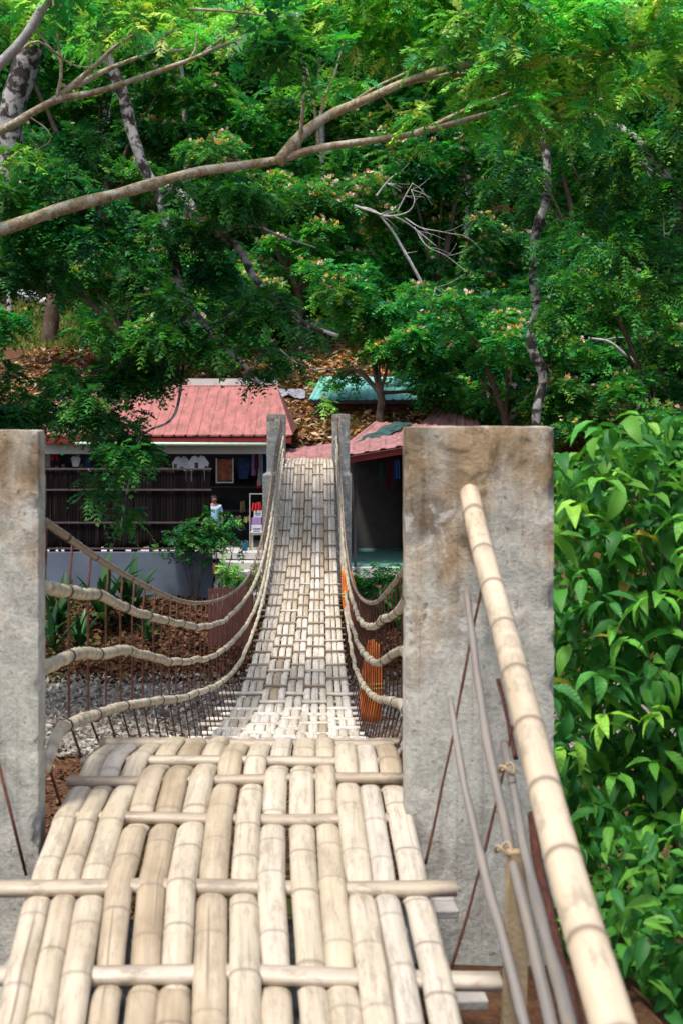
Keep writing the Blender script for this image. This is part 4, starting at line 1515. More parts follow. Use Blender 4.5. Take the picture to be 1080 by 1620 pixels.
def limb(root, pts, r0, r1, mat='bark_lichen', name='branch', n=None, sides=9, wig=0.25):
    p = [tuple(q) for q in pts]
    L = sum((Vector(a) - Vector(b)).length for a, b in zip(p, p[1:]))
    n = n or int(min(90, max(14, L * 9)))
    c = catmull(p, n)
    t = np.linspace(0, 1, n)
    rad = r0 + (r1 - r0) * t ** 0.8
    w = np.array([[noise.noise(Vector((q[0] * 1.3, q[1] * 1.3, q[2] * 1.3 + a * 9))) for a in range(3)] for q in c])
    c = c + w * (rad * wig * 2)[:, None] * np.minimum(1, np.minimum(t, 1 - t) * 8)[:, None]
    rad = rad * (1 + 0.16 * np.array([noise.noise(Vector((q[0] * 4, q[1] * 4, q[2] * 4))) for q in c]))
    return tube_obj(name, c, rad, M[mat], root, sides)


def px(pts):
    return [P(*q) for q in pts]


def tree(name, label, cat, base, group=None):
    root = empty(name, base)
    return tag(root, label, cat, group)


GT = 'trees around the far bank and up the hillside'

# --- the near tree whose pale boughs cross the top of the picture
tA = tree('overhanging_tree', 'near tree whose pale tan boughs and bright feathery leaves cross the top of the picture', 'tree', (-6.6, 10.5, gz(-6.6, 10.5)), GT)
top = Vector((-5.9, 10.9, 1.2))
limb(tA, [(-6.6, 10.5, gz(-6.6, 10.5) - .3), (-6.5, 10.6, -3.5), (-6.2, 10.8, -0.8), top, (-5.7, 11.1, 3.6), (-5.0, 11.4, 6.5)], 0.34, 0.12, 'bark_pale', 'trunk', 50, 12)
YA = 11.0
limb(tA, [top - Vector((0, 0, .4))] + px([(-300, 440, YA), (-120, 392, YA), (0, 363, YA), (100, 330, YA), (215, 298, YA), (300, 275, YA), (380, 262, YA), (445, 252, YA), (500, 235, YA), (600, 220, YA), (660, 210, YA), (760, 183, 11.1), (850, 162, 11.2), (930, 138, 11.3), (1010, 120, 11.4)]), 0.10, 0.010, 'bark_pale', n=120, wig=.12)
limb(tA, px([(440, 258, YA), (475, 215, YA), (520, 182, YA), (580, 157, 10.9), (640, 130, 10.8), (720, 104, 10.7), (800, 106, 10.6), (900, 93, 10.6), (1010, 72, 10.6), (1100, 62, 10.6)]), 0.060, 0.005, 'bark_pale', wig=.12)
limb(tA, px([(640, 130, 10.8), (700, 118, 10.9), (745, 117, 11.0), (800, 112, 11.2)]), 0.032, 0.016, 'bark_pale')
limb(tA, px([(650, 213, YA), (690, 195, 11.1), (740, 172, 11.2), (800, 148, 11.3), (832, 128, 11.4)]), 0.030, 0.008, 'bark_pale')
for pts, r in (([(472, 240, YA), (478, 185, 10.9), (482, 130, 10.8), (476, 72, 10.8), (470, 20, 10.8)], .022), ([(503, 232, YA), (498, 175, 11.1), (486, 110, 11.2), (470, 60, 11.2)], .019), ([(505, 190, YA), (515, 150, 11), (530, 115, 11.1), (545, 60, 11.2)], .016), ([(600, 148, 10.9), (625, 180, 10.9), (640, 205, 11)], .008), ([(530, 180, YA), (590, 140, 11.2), (650, 110, 11.4), (720, 60, 11.5)], .017), ([(740, 105, 10.7), (760, 70, 10.7), (745, 20, 10.7)], .014), ([(860, 98, 10.6), (910, 75, 10.6), (960, 30, 10.6)], .013)):
    limb(tA, px(pts), r, r * .45, 'bark_pale', 'twig')
limb(tA, [top + Vector((0, .1, .6))] + px([(-330, 330, 11.2), (-150, 270, 11.0), (0, 207, 10.6), (50, 178, 10.5), (92, 157, 10.5), (150, 145, 10.5), (215, 125, 10.5), (300, 95, 10.5), (350, 73, 10.5), (420, 48, 10.5)]), 0.085, 0.012, 'bark_pale', n=90, wig=.12)
limb(tA, px([(85, 160, 10.5), (115, 135, 10.5), (150, 105, 10.4), (185, 72, 10.3), (220, 50, 10.3)]), 0.036, 0.012, 'bark_pale')
limb(tA, px([(118, 138, 10.5), (165, 112, 10.6), (215, 92, 10.7), (245, 78, 10.7), (258, 60, 10.7), (275, 48, 10.7)]), 0.03, 0.011, 'bark_pale')
limb(tA, px([(245, 80, 10.7), (285, 80, 10.8), (330, 68, 10.8), (400, 20, 10.8)]), 0.018, 0.010, 'bark_pale')
limb(tA, [top + Vector((.1, -.4, .9))] + px([(-250, 250, 9.4), (-80, 170, 9.2), (0, 100, 9.0), (48, 47, 9.0), (90, -30, 9.0)]), 0.06, 0.035, 'bark_dead', wig=.12)
for pts, r in (([(90, 158, 10.5), (98, 110, 10.4), (90, 50, 10.4), (84, 0, 10.3)], .018), ([(97, 98, 10.4), (62, 52, 10.4), (35, 20, 10.4)], .012), ([(148, 108, 10.4), (143, 85, 10.4), (140, 65, 10.4)], .010), ([(20, 90, 9.0), (60, 65, 9.2), (110, 100, 9.6), (145, 108, 10.2)], .011), ([(300, 96, 10.5), (310, 75, 10.5), (312, 50, 10.5)], .013), ([(300, 14, 6.4), (360, 18, 6.4), (450, 28, 6.4)], .009), ([(40, 180, 10.6), (75, 205, 10.6), (78, 225, 10.6), (50, 240, 10.6)], .008), ([(320, 85, 10.5), (370, 45, 10.5), (420, -20, 10.5)], .014), ([(310, 92, 10.5), (380, 60, 10.7), (440, 20, 10.9)], .013)):
    limb(tA, px(pts), r, r * .45, 'bark_pale', 'twig')
bl = []
for x, y, r in ((300, 10, 55), (360, 40, 40), (420, 20, 60), (500, 15, 60), (545, 70, 50), (600, 40, 70), (610, 100, 40), (680, 30, 70), (690, 95, 45), (760, 40, 75), (770, 110, 45), (800, 150, 50), (830, 90, 60), (850, 180, 45), (900, 40, 75), (900, 130, 55), (950, 160, 45), (960, 90, 50), (1010, 40, 70), (1020, 120, 50), (1070, 80, 60), (1080, 10, 60), (540, 130, 35), (560, 20, 50), (650, 170, 30), (730, 150, 35), (980, 10, 60), (720, 0, 60), (100, 20, 55), (30, 20, 50), (180, 15, 60), (230, 40, 45), (160, 60, 30), (330, 60, 30), (240, -10, 50), (1100, 140, 50), (870, 0, 60), (800, 0, 60), (600, -20, 60), (660, 240, 24)):
    bl.append((P(x, y, RNG.uniform(11.0, 12.6)), r / F_PX * 11.6))
    if x > 640 and len(bl) % 2:
        bl.append((P(x + RNG.uniform(-25, 25), y + RNG.uniform(-20, 30), RNG.uniform(10.1, 10.7)), r / F_PX * 7))
for x, y, Y in ((220, 50, 10.3), (275, 48, 10.7), (420, 46, 10.5), (400, 20, 10.8), (140, 62, 10.4), (84, 0, 10.3), (35, 18, 10.4), (476, 70, 10.8), (470, 55, 11.2), (545, 58, 11.2), (720, 58, 11.5), (745, 18, 10.7), (960, 30, 10.6), (440, 20, 10.9), (312, 48, 10.5), (50, 240, 10.6), (1010, 118, 11.4), (832, 128, 11.4), (100, -20, 9.0)):
    bl.append((P(x, y, Y), 0.13))
for i in range(40):                                # the crown carries on to the left of the frame
    bl.append((Vector((RNG.uniform(-8.0, -3.6), RNG.uniform(9.5, 14.5), RNG.uniform(4.0, 7.6))), RNG.uniform(.35, .6)))
foliage(tA, bl, 0.22, 7, 0.38, 0.085, 1000, GREEN_LIGHT, droop=(0.15, 0.7), flat=0.8, lo=-0.9)
foliage(tA, [(P(470, 75, 6.4), 0.11), (P(440, 40, 6.4), 0.10)], 0.16, 6, 0.4, 0.1, 3500, GREEN_DARK, name='leaf_spray', flat=1.0, lo=-1)

# --- lichen mottled tree hanging over the red roofed shop
tB = tree('lichen_tree', 'dark leaved tree with white mottled limbs drooping in front of the red roofed shop', 'tree', (-9.0, 25, gz(-9, 25)), GT)
YB = 24.5
limb(tB, [(-9.0, 25, gz(-9, 25) - .3), (-7.8, 25, -1.5)] + px([(-10, 420, 25), (5, 290, 25), (25, 180, 25), (48, 80, 25), (70, -60, 25), (95, -200, 25)]), 0.40, 0.22, 'bark_lichen', 'trunk', 60, 14)
limb(tB, px([(68, -50, 25), (140, 50, YB), (188, 135, YB), (205, 190, YB), (222, 250, YB), (246, 300, YB), (263, 350, YB), (275, 400, YB), (282, 440, YB), (300, 492, YB)]), 0.17, 0.085, wig=.35)
limb(tB, px([(246, 300, YB), (285, 305, 24.3), (312, 350, 24), (350, 373, 24), (385, 405, 24), (405, 442, 24), (432, 472, 24), (480, 512, 24), (535, 532, 24)]), 0.12, 0.045, wig=.5)
limb(tB, px([(298, 488, YB), (330, 515, 24.4), (356, 552, 24.2), (386, 577, 24), (412, 607, 24)]), 0.09, 0.035, wig=.5)
limb(tB, px([(300, 492, YB), (262, 545, 24.4), (222, 594, 24.3), (178, 632, 24.2), (140, 655, 24.2), (88, 682, 24.1)]), 0.075, 0.03, wig=.4)
limb(tB, px([(350, 370, 24), (375, 358, 24), (410, 360, 24), (450, 376, 24), (500, 392, 24)]), 0.045, 0.015, 'bark_dead')
limb(tB, px([(412, 472, 24), (370, 495, 24), (330, 515, 23.8)]), 0.03, 0.015)
limb(tB, px([(300, 500, YB), (285, 620, 24), (270, 665, 23.8), (225, 690, 23.6), (205, 760, 23.6), (190, 840, 23.6)]), 0.04, 0.012)
limb(tB, px([(390, 500, 24), (430, 540, 23.6), (480, 580, 23.5), (530, 585, 23.5)]), 0.02, 0.009)
limb(tB, px([(48, 365, 24), (110, 380, 23.8), (160, 405, 23.7), (220, 430, 23.7)]), 0.014, 0.006)
bl = []
for x, y, r in ((30, 330, 55), (60, 420, 55), (150, 330, 60), (120, 390, 45), (240, 350, 45), (250, 480, 50), (330, 450, 55), (190, 510, 55), (60, 610, 45), (140, 590, 55), (220, 590, 45), (30, 645, 45), (100, 645, 40), (150, 655, 34), (10, 660, 40), (65, 665, 30), (120, 668, 26), (165, 690, 22), (140, 640, 30), (260, 585, 34), (215, 690, 34), (200, 735, 32), (225, 705, 28), (175, 780, 24), (190, 820, 22), (160, 770, 18), (430, 560, 34), (480, 535, 32), (440, 500, 40), (390, 330, 50), (350, 300, 45), (110, 240, 50), (60, 270, 45), (300, 390, 35), (400, 600, 18), (330, 550, 34), (280, 540, 34), (380, 520, 32), (10, 440, 40), (-60, 500, 70), (-80, 380, 70), (-60, 640, 60)):
    bl.append((P(x, y, RNG.uniform(23, 26)), r / F_PX * 24.5))
for i in range(13):                                # unseen crown added above the frame to shade the far part of the deck
    bl.append((Vector((RNG.uniform(-7.5, 1.5), RNG.uniform(17.5, 24.5), RNG.uniform(8.6, 11.5))), RNG.uniform(.6, 1.0)))
limb(tB, px([(95, -200, 25)]) + [(-4.2, 23, 10.2), (-1.5, 21, 10.8), (0.8, 20, 10.4)], .2, .05)
foliage(tB, bl, 0.36, 6, 0.40, 0.095, 560, GREEN_DARK + GREEN_MID[:1], droop=(0.3, 0.9), flat=0.75, lo=-0.8, blossom=0.02, bl_size=.05)

# --- slender mottled tree rising behind the near right pillar
tC = tree('lichen_tree', 'slender white mottled tree with drooping leaves rising behind the near right pillar', 'tree', (4.9, 27.5, gz(4.9, 27.5)), GT)
YC = 27.5
limb(tC, [(4.9, 27.5, gz(4.9, 27.5) - .3)] + px([(850, 800, YC), (850, 660, YC), (857, 600, YC), (841, 545, YC), (847, 490, YC), (842, 430, YC), (850, 360, YC), (867, 300, YC), (858, 235, YC), (862, 165, YC), (880, 60, YC), (905, -90, YC)]), 0.125, 0.085, 'bark_lichen', 'trunk', 80, 10, .5)
limb(tC, px([(862, 165, YC), (920, 178, 27), (985, 205, 26.6), (1040, 262, 26.4), (1075, 320, 26.2), (1110, 380, 26)]), 0.13, 0.07, wig=.4)
limb(tC, px([(900, 175, 27), (940, 190, 27.2), (990, 240, 27.5), (1070, 300, 28)]), 0.05, 0.02)
limb(tC, px([(885, 190, 27.5), (905, 260, 27), (930, 310, 27), (965, 338, 27)]), 0.028, 0.010, 'bark_brown')
limb(tC, px([(1012, 250, 26.5), (1045, 320, 26.4), (1050, 380, 26.4)]), 0.03, 0.012)
limb(tC, px([(842, 545, YC), (860, 575, 27.4), (872, 590, 27.4)]), 0.04, 0.015)
bl = []
for x, y, r in ((885, 400, 32), (890, 450, 30), (880, 490, 26), (885, 350, 30), (900, 530, 18), (960, 240, 50), (1010, 300, 50), (1050, 380, 45), (1000, 410, 38), (1060, 200, 55), (900, 230, 45), (940, 340, 40), (1030, 450, 36), (830, 220, 40), (820, 330, 30), (1075, 300, 45), (800, 260, 40), (960, 300, 40), (990, 360, 40)):
    bl.append((P(x, y, RNG.uniform(26, 29)), r / F_PX * 27.5))
foliage(tC, bl, 0.34, 6, 0.40, 0.095, 480, GREEN_DARK + GREEN_MID, droop=(0.5, 1.1), flat=1.0, lo=-0.9, blossom=0.02, bl_size=.05)


# --- flowering trees on the slope
def slope_tree(label, bx, Y, blobs, bark_='bark_brown', dens=330, L=0.48, pal=GREEN_MID, blossom=0.10, r0=0.2, name='flowering_tree', lean=0.0, dY=1.4, limbs=7, lit=1.0, pairs=5, lw=0.105):
    X = (bx - CX) / F_PX * Y
    g = gz(X, Y)
    root = tree(name, label, 'tree', (X, Y, g), GT)
    B = [(P(x, y, Y + RNG.uniform(-dY, dY)), r / F_PX * Y) for x, y, r in blobs]
    zs = [c.z for c, r in B]
    fork = Vector((X + lean, Y, g + max(1.2, (min(zs) - g) * 0.55 + 0.8)))
    hi = max(B, key=lambda q: q[0].z)[0]
    limb(root, [(X, Y, g - .3), (X + lean * .4, Y, g + (fork.z - g) * .5), fork, fork.lerp(hi, .5) + Vector((0, 0, .3)), hi], r0, 0.05, bark_, 'trunk')
    for c, r in RNG.permutation(np.array(B, dtype=object))[:limbs]:
        m = fork.lerp(c, 0.5) + Vector((0, 0, RNG.uniform(.1, .8)))
        limb(root, [fork, m, c + Vector((0, 0, -r * .2))], r0 * .45, 0.025, bark_, 'branch', 18, 7, .4)
    foliage(root, B, L, pairs, 0.42, lw, dens, pal, blossom=blossom * .9, bl_size=0.15 * Y / 46, lit=lit)
    return root


slope_tree('flowering tree with orange tipped leaves growing in front of the teal roof', 600, 41.8,
           [(560, 500, 48), (620, 490, 45), (590, 540, 40), (540, 470, 35), (650, 530, 40), (680, 570, 38), (650, 585, 26), (705, 612, 32), (722, 640, 24), (535, 600, 18), (512, 612, 16), (600, 555, 26), (668, 628, 18), (515, 640, 9), (560, 455, 40)], r0=.17, blossom=.14)
slope_tree('broad flowering tree directly above the near right pillar', 800, 40.0,
           [(760, 610, 45), (800, 560, 50), (850, 610, 50), (780, 650, 40), (840, 650, 40), (740, 570, 40), (900, 620, 40), (900, 670, 36), (820, 510, 40), (760, 520, 36), (720, 480, 36), (950, 670, 36), (870, 560, 36), (930, 640, 34)], blossom=.16)
slope_tree('flowering tree at the right edge above the broad leaved bush', 1060, 38.5,
           [(1040, 560, 48), (1000, 620, 44), (1060, 620, 44), (1080, 500, 50), (1030, 490, 40), (980, 660, 36), (960, 500, 36), (990, 460, 36), (1080, 680, 50), (1120, 580, 60), (960, 450, 34), (940, 420, 30)], blossom=.12)
slope_tree('tall flowering tree behind the fork of the pale bough', 470, 54,
           [(480, 330, 55), (420, 300, 50), (540, 310, 50), (570, 360, 45), (380, 270, 45), (460, 400, 50), (520, 380, 40), (430, 360, 45), (350, 240, 40), (560, 410, 40), (600, 300, 34), (400, 430, 40), (540, 440, 36)], blossom=.2, r0=.28)
slope_tree('flowering tree behind the bleached dead branches', 690, 57,
           [(640, 250, 55), (700, 280, 55), (770, 300, 50), (740, 370, 50), (700, 440, 46), (760, 430, 46), (800, 380, 46), (640, 320, 36), (780, 470, 40), (690, 340, 36), (600, 240, 45), (820, 440, 36), (740, 240, 50), (670, 400, 30)], blossom=.12, r0=.28, pal=GREEN_DARK + GREEN_MID)
slope_tree('tall dark tree at the upper right behind the slender mottled tree', 930, 60,
           [(820, 250, 60), (930, 280, 60), (1000, 220, 60), (900, 380, 50), (1000, 330, 55), (1060, 260, 60), (950, 200, 60), (1060, 400, 50), (860, 170, 60), (960, 400, 44), (1080, 160, 60), (900, 450, 40), (800, 170, 50)], blossom=.03, r0=.3, pal=GREEN_DARK + GREEN_MID, L=.62, pairs=3, lw=.15, dens=230)
slope_tree('tall dark tree at the upper left behind the mottled trunk', 150, 62,
           [(100, 250, 60), (200, 200, 55), (60, 170, 60), (300, 210, 60), (30, 80, 60), (160, 120, 60), (260, 120, 60), (350, 150, 55), (20, 240, 50), (220, 280, 50), (420, 210, 50), (500, 190, 50), (300, 290, 40)], blossom=.04, r0=.34, pal=GREEN_DARK + GREEN_MID)
slope_tree('flowering tree at the left above the grassy patch', 200, 50,
           [(100, 430, 42), (60, 400, 40), (160, 440, 44), (210, 470, 40), (260, 440, 40), (130, 400, 40), (300, 470, 36), (30, 380, 44), (220, 400, 40), (320, 420, 36), (210, 560, 24), (180, 540, 20)], blossom=.2, r0=.2, dens=300)
slope_tree('flowering tree low on the slope behind the parapet wall', 330, 47,
           [(330, 480, 36), (370, 500, 36), (300, 520, 34), (260, 540, 34), (380, 550, 30), (340, 560, 26), (230, 530, 30), (410, 450, 36)], blossom=.14, r0=.14)
slope_tree('dark leafy tree behind the curved bare limb at the right', 920, 52,
           [(880, 480, 44), (930, 470, 40), (960, 560, 34), (870, 540, 36), (1020, 540, 40), (990, 500, 36), (830, 600, 40), (900, 590, 30), (1000, 600, 40), (950, 610, 34)], blossom=.05, pal=GREEN_DARK, L=.7, pairs=3, lw=.16, dens=200)

# --- a bleached dead tree and bare curved limbs
tD = tree('dead_tree', 'bleached bare dead branches spreading in the middle of the trees', 'tree', P(640, 560, 49), GT)
tD.location.z = gz(tD.location.x, 49)
dead = [([(690, 560, 49), (680, 480, 49), (640, 400, 49), (600, 340, 49), (560, 325, 49)], .10, .04), ([(560, 325, 49), (600, 338, 48.8), (630, 345, 48.8), (660, 365, 48.8), (690, 390, 48.6)], .055, .02), ([(590, 335, 49), (615, 342, 48.7), (645, 335, 48.6), (655, 318, 48.5), (650, 300, 48.5)], .05, .02), ([(640, 345, 48.7), (665, 360, 48.5), (700, 367, 48.4), (730, 372, 48.4)], .035, .015), ([(655, 360, 48.7), (675, 390, 48.5), (705, 405, 48.5), (740, 432, 48.4)], .03, .012), ([(595, 310, 49), (610, 290, 49), (622, 278, 49)], .05, .025), ([(628, 335, 48.7), (640, 310, 48.6), (652, 290, 48.6)], .035, .02), ([(660, 497, 46), (680, 487, 45.8), (700, 492, 45.6), (722, 512, 45.5)], .09, .045), ([(680, 487, 45.8), (684, 470, 45.8), (688, 455, 45.9)], .045, .02), ([(700, 490, 45.6), (715, 487, 45.6), (725, 497, 45.6)], .05, .02)]
for pts, a, b in dead:
    limb(tD, px(pts), a, b, 'bark_dead', 'branch', 26, 7, .5)
    for q in range(4):
        k0 = random.randint(1, len(pts) - 1)
        x, y, Y = pts[k0]
        dx, dy = random.uniform(10, 45), random.uniform(-22, 34)
        limb(tD, px([(x, y, Y), (x + dx * .5, y + dy * .35, Y - .1), (x + dx, y + dy, Y - .1)]), b * .6, .006, 'bark_dead', 'twig', 12, 5, .8)
limb(tD, px([(690, 640, 49), (690, 600, 49), (690, 555, 49)]), .14, .10, 'bark_dead', 'trunk')
tE = tree('dead_tree', 'bare curved grey limb in the dark gap at the right', 'tree', P(1010, 640, 44), GT)
for pts, a, b in (([(1015, 700, 44), (1016, 620, 44), (1008, 580, 44), (985, 558, 44), (960, 540, 44), (930, 535, 44)], .10, .045), ([(1008, 580, 44), (1020, 562, 44), (1045, 556, 44), (1070, 548, 44)], .05, .02), ([(955, 538, 44), (975, 534, 44), (1000, 535, 44)], .025, .012)):
    limb(tE, px(pts), a, b, 'bark_dead', 'branch', 26, 7, .4)

# bare trunks on the grassy patch at the left
for x, y0, y1, Y, r, lab, mt in ((16, 470, 570, 57, .16, 'pale straight bare trunk at the left edge above the pillar', 'bark_dead'), (78, 488, 545, 55, .42, 'thick brown leaning trunk on the grassy patch', 'bark_brown'), (168, 235, 330, 66, .22, 'pale trunk high on the slope left of the mottled limb', 'bark_dead')):
    b = P(x, y1, Y)
    g = gz(b.x, Y)
    t = tree('bare_trunk', lab, 'tree', (b.x, Y, g), 'bare trunks up the slope')
    tp = P(x + (12 if r > .3 else -2), y0 - 90, Y)
    limb(t, [(b.x, Y, g - .2), Vector((b.x, Y, g)).lerp(tp, .5), tp], r, r * .6, mt, 'trunk', 24, 10, .1)
    for q in range(3):
        limb(t, [tp.lerp(Vector((b.x, Y, g)), .15 * q), tp + Vector((RNG.uniform(-1, 1), RNG.uniform(-.5, .5), RNG.uniform(.4, 1.4)))], r * .35, .03, mt, 'branch', 14, 7)

# pale rocks and a wall of the terrace above the grass
for i, (x, y, Y, w, lab) in enumerate(((45, 468, 58, 1.1, 'pale boulder beside the straight trunk at the left'), (75, 476, 58, .8, 'smaller pale boulder on the grassy patch at the left'), (125, 300, 70, 1.2, 'white boulder high on the slope behind the pale bough'))):
    bm = bmesh.new()
    bmesh.ops.create_icosphere(bm, subdivisions=3, radius=w / 2)
    for v in bm.verts:
        v.co *= 1 + 0.35 * noise.noise(v.co * 2.2 + Vector((i * 7, 0, 0)))
        v.co.z *= .6
    me = bpy.data.meshes.new('boulder')
    bm.to_mesh(me)
    bm.free()
    me.materials.append(M['slab'])
    c = P(x, y, Y)
    c.z = max(c.z, gz(c.x, Y) + .1)
    tag(obj('boulder', me, loc=c), lab, 'boulder', 'boulders on the slope')

# the wood that closes the view: one mass up the hill
Vs, Fs, Cs, o = [], [], [], 0
pal = np.array(GREEN_DARK + GREEN_MID)
for i in range(620):
    y = RNG.uniform(64, 118)
    x = RNG.uniform(-0.42, 0.46) * y
    h = RNG.uniform(0.5, 15.0)
    c = np.array([x, y, gz(x, y) + h])
    r = RNG.uniform(1.3, 2.8)
    p, d = clump_points(c, r, int(26 * r), .7)
    m = len(p)
    V, F, C = fronds(p, d, RNG.uniform(1.0, 1.6, m), 5, .42, .13, RNG.uniform(.2, .7, m), pal[RNG.integers(0, len(pal), m)] * RNG.uniform(.7, 1.3))
    Vs.append(V)
    Fs.append(F + o)
    Cs.append(C)
    o += len(V)
tag(obj('distant_wood', np_mesh('distant_wood', np.vstack(Vs), np.vstack(Fs), M['leaf'], col=np.vstack(Cs))), 'dense green wood closing the view up the hill', 'wood', kind='stuff')
# trunks in that wood that can be told apart
for i, (x, y, Y, h) in enumerate(((735, 210, 66, 6), (505, 150, 68, 7), (290, 180, 66, 5))):
    b = P(x, y, Y)
    g = gz(b.x, Y)
    t = tree('wood_tree', ['dim grey trunk behind the bough fork at the upper right', 'dim grey trunk in the wood at the top middle', 'dim grey trunk in the wood at the upper left'][i], 'tree', (b.x, Y, g), GT)
    limb(t, [(b.x, Y, g - .3), (b.x + .2, Y, (g + b.z) / 2), (b.x, Y, b.z + 1.5), (b.x - .5, Y, b.z + h)], .25, .1, 'bark_dead', 'trunk', 30, 8)
    foliage(t, [(Vector((b.x + RNG.uniform(-2, 2), Y + RNG.uniform(-1, 1), b.z + h + RNG.uniform(-1.5, 1))), 1.3) for _ in range(6)], .6, 5, .42, .09, 70, GREEN_MID)

# scrub between the trees on the slope
Vs, Fs, Cs, o = [], [], [], 0
pal = np.array(GREEN_DARK + GREEN_MID[:2])
for i in range(330):
    y = RNG.uniform(45, 66)
    x_ = RNG.uniform(640, 1150) if i % 5 < 3 else (RNG.uniform(140, 420) if i % 5 == 3 else RNG.uniform(-60, 700))
    if i % 5 > 2:
        y = RNG.uniform(53, 68)
    x = (x_ - CX) / F_PX * y
    if -17 < x < -9 and y < 64 and x_ < 160:
        continue
    c = np.array([x, y, gz(x, y) + RNG.uniform(0.2, 2.4)])
    r = RNG.uniform(.6, 1.3)
    p, d = clump_points(c, r, int(95 * r), .7)
    m = len(p)
    V, F, C = fronds(p, d, RNG.uniform(.5, .9, m), 5, .42, .12, RNG.uniform(.2, .7, m), pal[RNG.integers(0, len(pal), m)] * RNG.uniform(.7, 1.3))
    Vs.append(V)
    Fs.append(F + o)
    Cs.append(C)
    o += len(V)
tag(obj('scrub', np_mesh('scrub', np.vstack(Vs), np.vstack(Fs), M['leaf'], col=np.vstack(Cs))), 'tangled green scrub between the trees on the slope', 'scrub', kind='stuff')

# grass on the terrace at the left
N = 9000
X = RNG.uniform(-16, -9, N)
Y = RNG.uniform(54, 62, N)
Z = np.array([gz(a, b) for a, b in zip(X, Y)])
c = np.stack([X, Y, Z], 1)
t_ = c + np.stack([RNG.normal(0, .12, N), RNG.normal(0, .12, N), RNG.uniform(.12, .4, N)], 1)
w_ = np.stack([RNG.normal(0, .03, N), RNG.normal(0, .02, N), np.zeros(N)], 1) + np.array([.025, 0, 0])
V = np.stack([c - w_, c + w_, t_ + w_ * .2, t_ - w_ * .2], 1).reshape(-1, 3)
cc = np.array([(0.16, 0.22, 0.03), (0.10, 0.18, 0.03), (0.26, 0.24, 0.07)])[RNG.integers(0, 3, N)]
tag(obj('grass', np_mesh('grass', V, np.arange(4 * N).reshape(N, 4), M['leaf'], col=np.repeat(cc, 4, 0))), 'yellow green grass on the terrace at the left', 'grass', kind='stuff')


# ------------------------------------------------------------------ plants by the fence and the steps
def small_shrub(name, label, c, r, n, pal, L=0.26, h=None, blossom=0, group='shrubs on the far bank'):
    g = gz(c.x, c.y)
    t = tree(name, label, 'shrub', (c.x, c.y, g), group)
    bls = [(c + Vector((RNG.uniform(-r, r), RNG.uniform(-r, r) * .5, RNG.uniform(-r, r) * .9)), r * .55) for _ in range(n)]
    for b, q in bls[:5]:
        limb(t, [(c.x, c.y, g - .1), Vector((c.x, c.y, g)).lerp(b, .5) + Vector((0, 0, .1)), b], .022, .007, 'bark_brown', 'stem', 12, 6)
    foliage(t, bls, L, 4, .5, .15, 260, pal, blossom=blossom, bl_size=.05, flat=1.0, lo=-.9)


small_shrub('shrub', 'dark leafy shrub growing at the end of the bamboo fence', P(308, 838, 33.0), .55, 12, GREEN_DARK)
small_shrub('shrub', 'taller shrub in front of the person and the shop doorway', P(350, 842, 33.0), .40, 10, GREEN_DARK + GREEN_MID, blossom=.05)
small_shrub('shrub', 'small light green shrub beside the pale steps', P(362, 908, 32.4), .24, 7, GREEN_LIGHT)
small_shrub('shrub', 'low shrub under the teal floor of the open stall', P(575, 918, 32.6), .45, 10, GREEN_DARK)
small_shrub('shrub', 'leafy shrub at the right below the stall floor beside the pillar', P(622, 930, 32.0), .45, 10, GREEN_DARK + GREEN_MID)
small_shrub('shrub', 'flowering low shrub on the bank just left of the far deck', P(397, 915, 31.6), .26, 7, GREEN_DARK, blossom=.3)

leafs = []
for v in range(4):                                  # long arching strap leaves
    n = 12
    t = np.linspace(0, 1, n)
    bend = (0.25, 0.55, 0.9, 0.1)[v]
    cx_ = np.sin(t * bend * 1.4) / max(bend, .1) * 0.55
    cz_ = np.cos(t * bend * 1.2) * t - 0 * t
    cz_ = t * (1 - 0.45 * bend * t)
    w = 0.075 * np.sin(np.clip(t * 0.93 + 0.07, 0, 1) * PI) ** .7
    V, F = [], []
    for i in range(n):
        x, z = (cx_[i] * t[i]) * bend * 1.2, cz_[i]
        V += [(x - w[i] * .25, -w[i], z + w[i] * .3), (x, 0, z), (x - w[i] * .25, w[i], z + w[i] * .3)]
    for i in range(n - 1):
        for q in (0, 1):
            F.append((3 * i + q, 3 * i + q + 1, 3 * i + q + 4, 3 * i + q + 3))
    leafs.append(np_mesh('leaf', np.array(V), np.array(F), M['strap_leaf'], smooth=True))


def strap_plant(label, x, y, Y, n, size):
    b = P(x, y, Y)
    b.z = gz(b.x, Y)
    root = tree('strap_leaved_plant', label, 'plant', b, 'strap leaved plants on the bank')
    for i in range(n):
        o = obj('leaf', leafs[i % 4], root)
        o.rotation_euler = (0, random.uniform(.05, .45), i * 2.4 + random.uniform(-.3, .3))
        o.location = (random.uniform(-.06, .06), random.uniform(-.06, .06), random.uniform(0, .25 * size))
        q = size * random.uniform(.55, .95)
        o.scale = (q, q, q)


strap_plant('strap leaved plant against the near left pillar in front of the blue grey wall', 95, 960, 31.0, 20, 1.7)
strap_plant('tallest strap leaved plant in front of the blue grey wall', 165, 960, 31.2, 24, 2.0)
strap_plant('strap leaved plant with the highest reaching leaves beside the rope rail', 205, 950, 31.6, 18, 1.9)
strap_plant('low strap leaved plant at the foot of the bank behind the top rope rail', 130, 1010, 29.8, 18, 1.2)
strap_plant('strap leaved plant low behind the hanger rods at the left', 85, 1020, 29.6, 16, 1.3)
strap_plant('small strap leaved plant at the right end of the planting', 235, 975, 30.6, 12, .9)
strap_plant('strap leaved plant under the stall floor right of the far pillar', 600, 930, 31.4, 18, 1.2)
strap_plant('strap leaved plant tucked behind the near right pillar edge', 632, 945, 31.0, 16, 1.3)


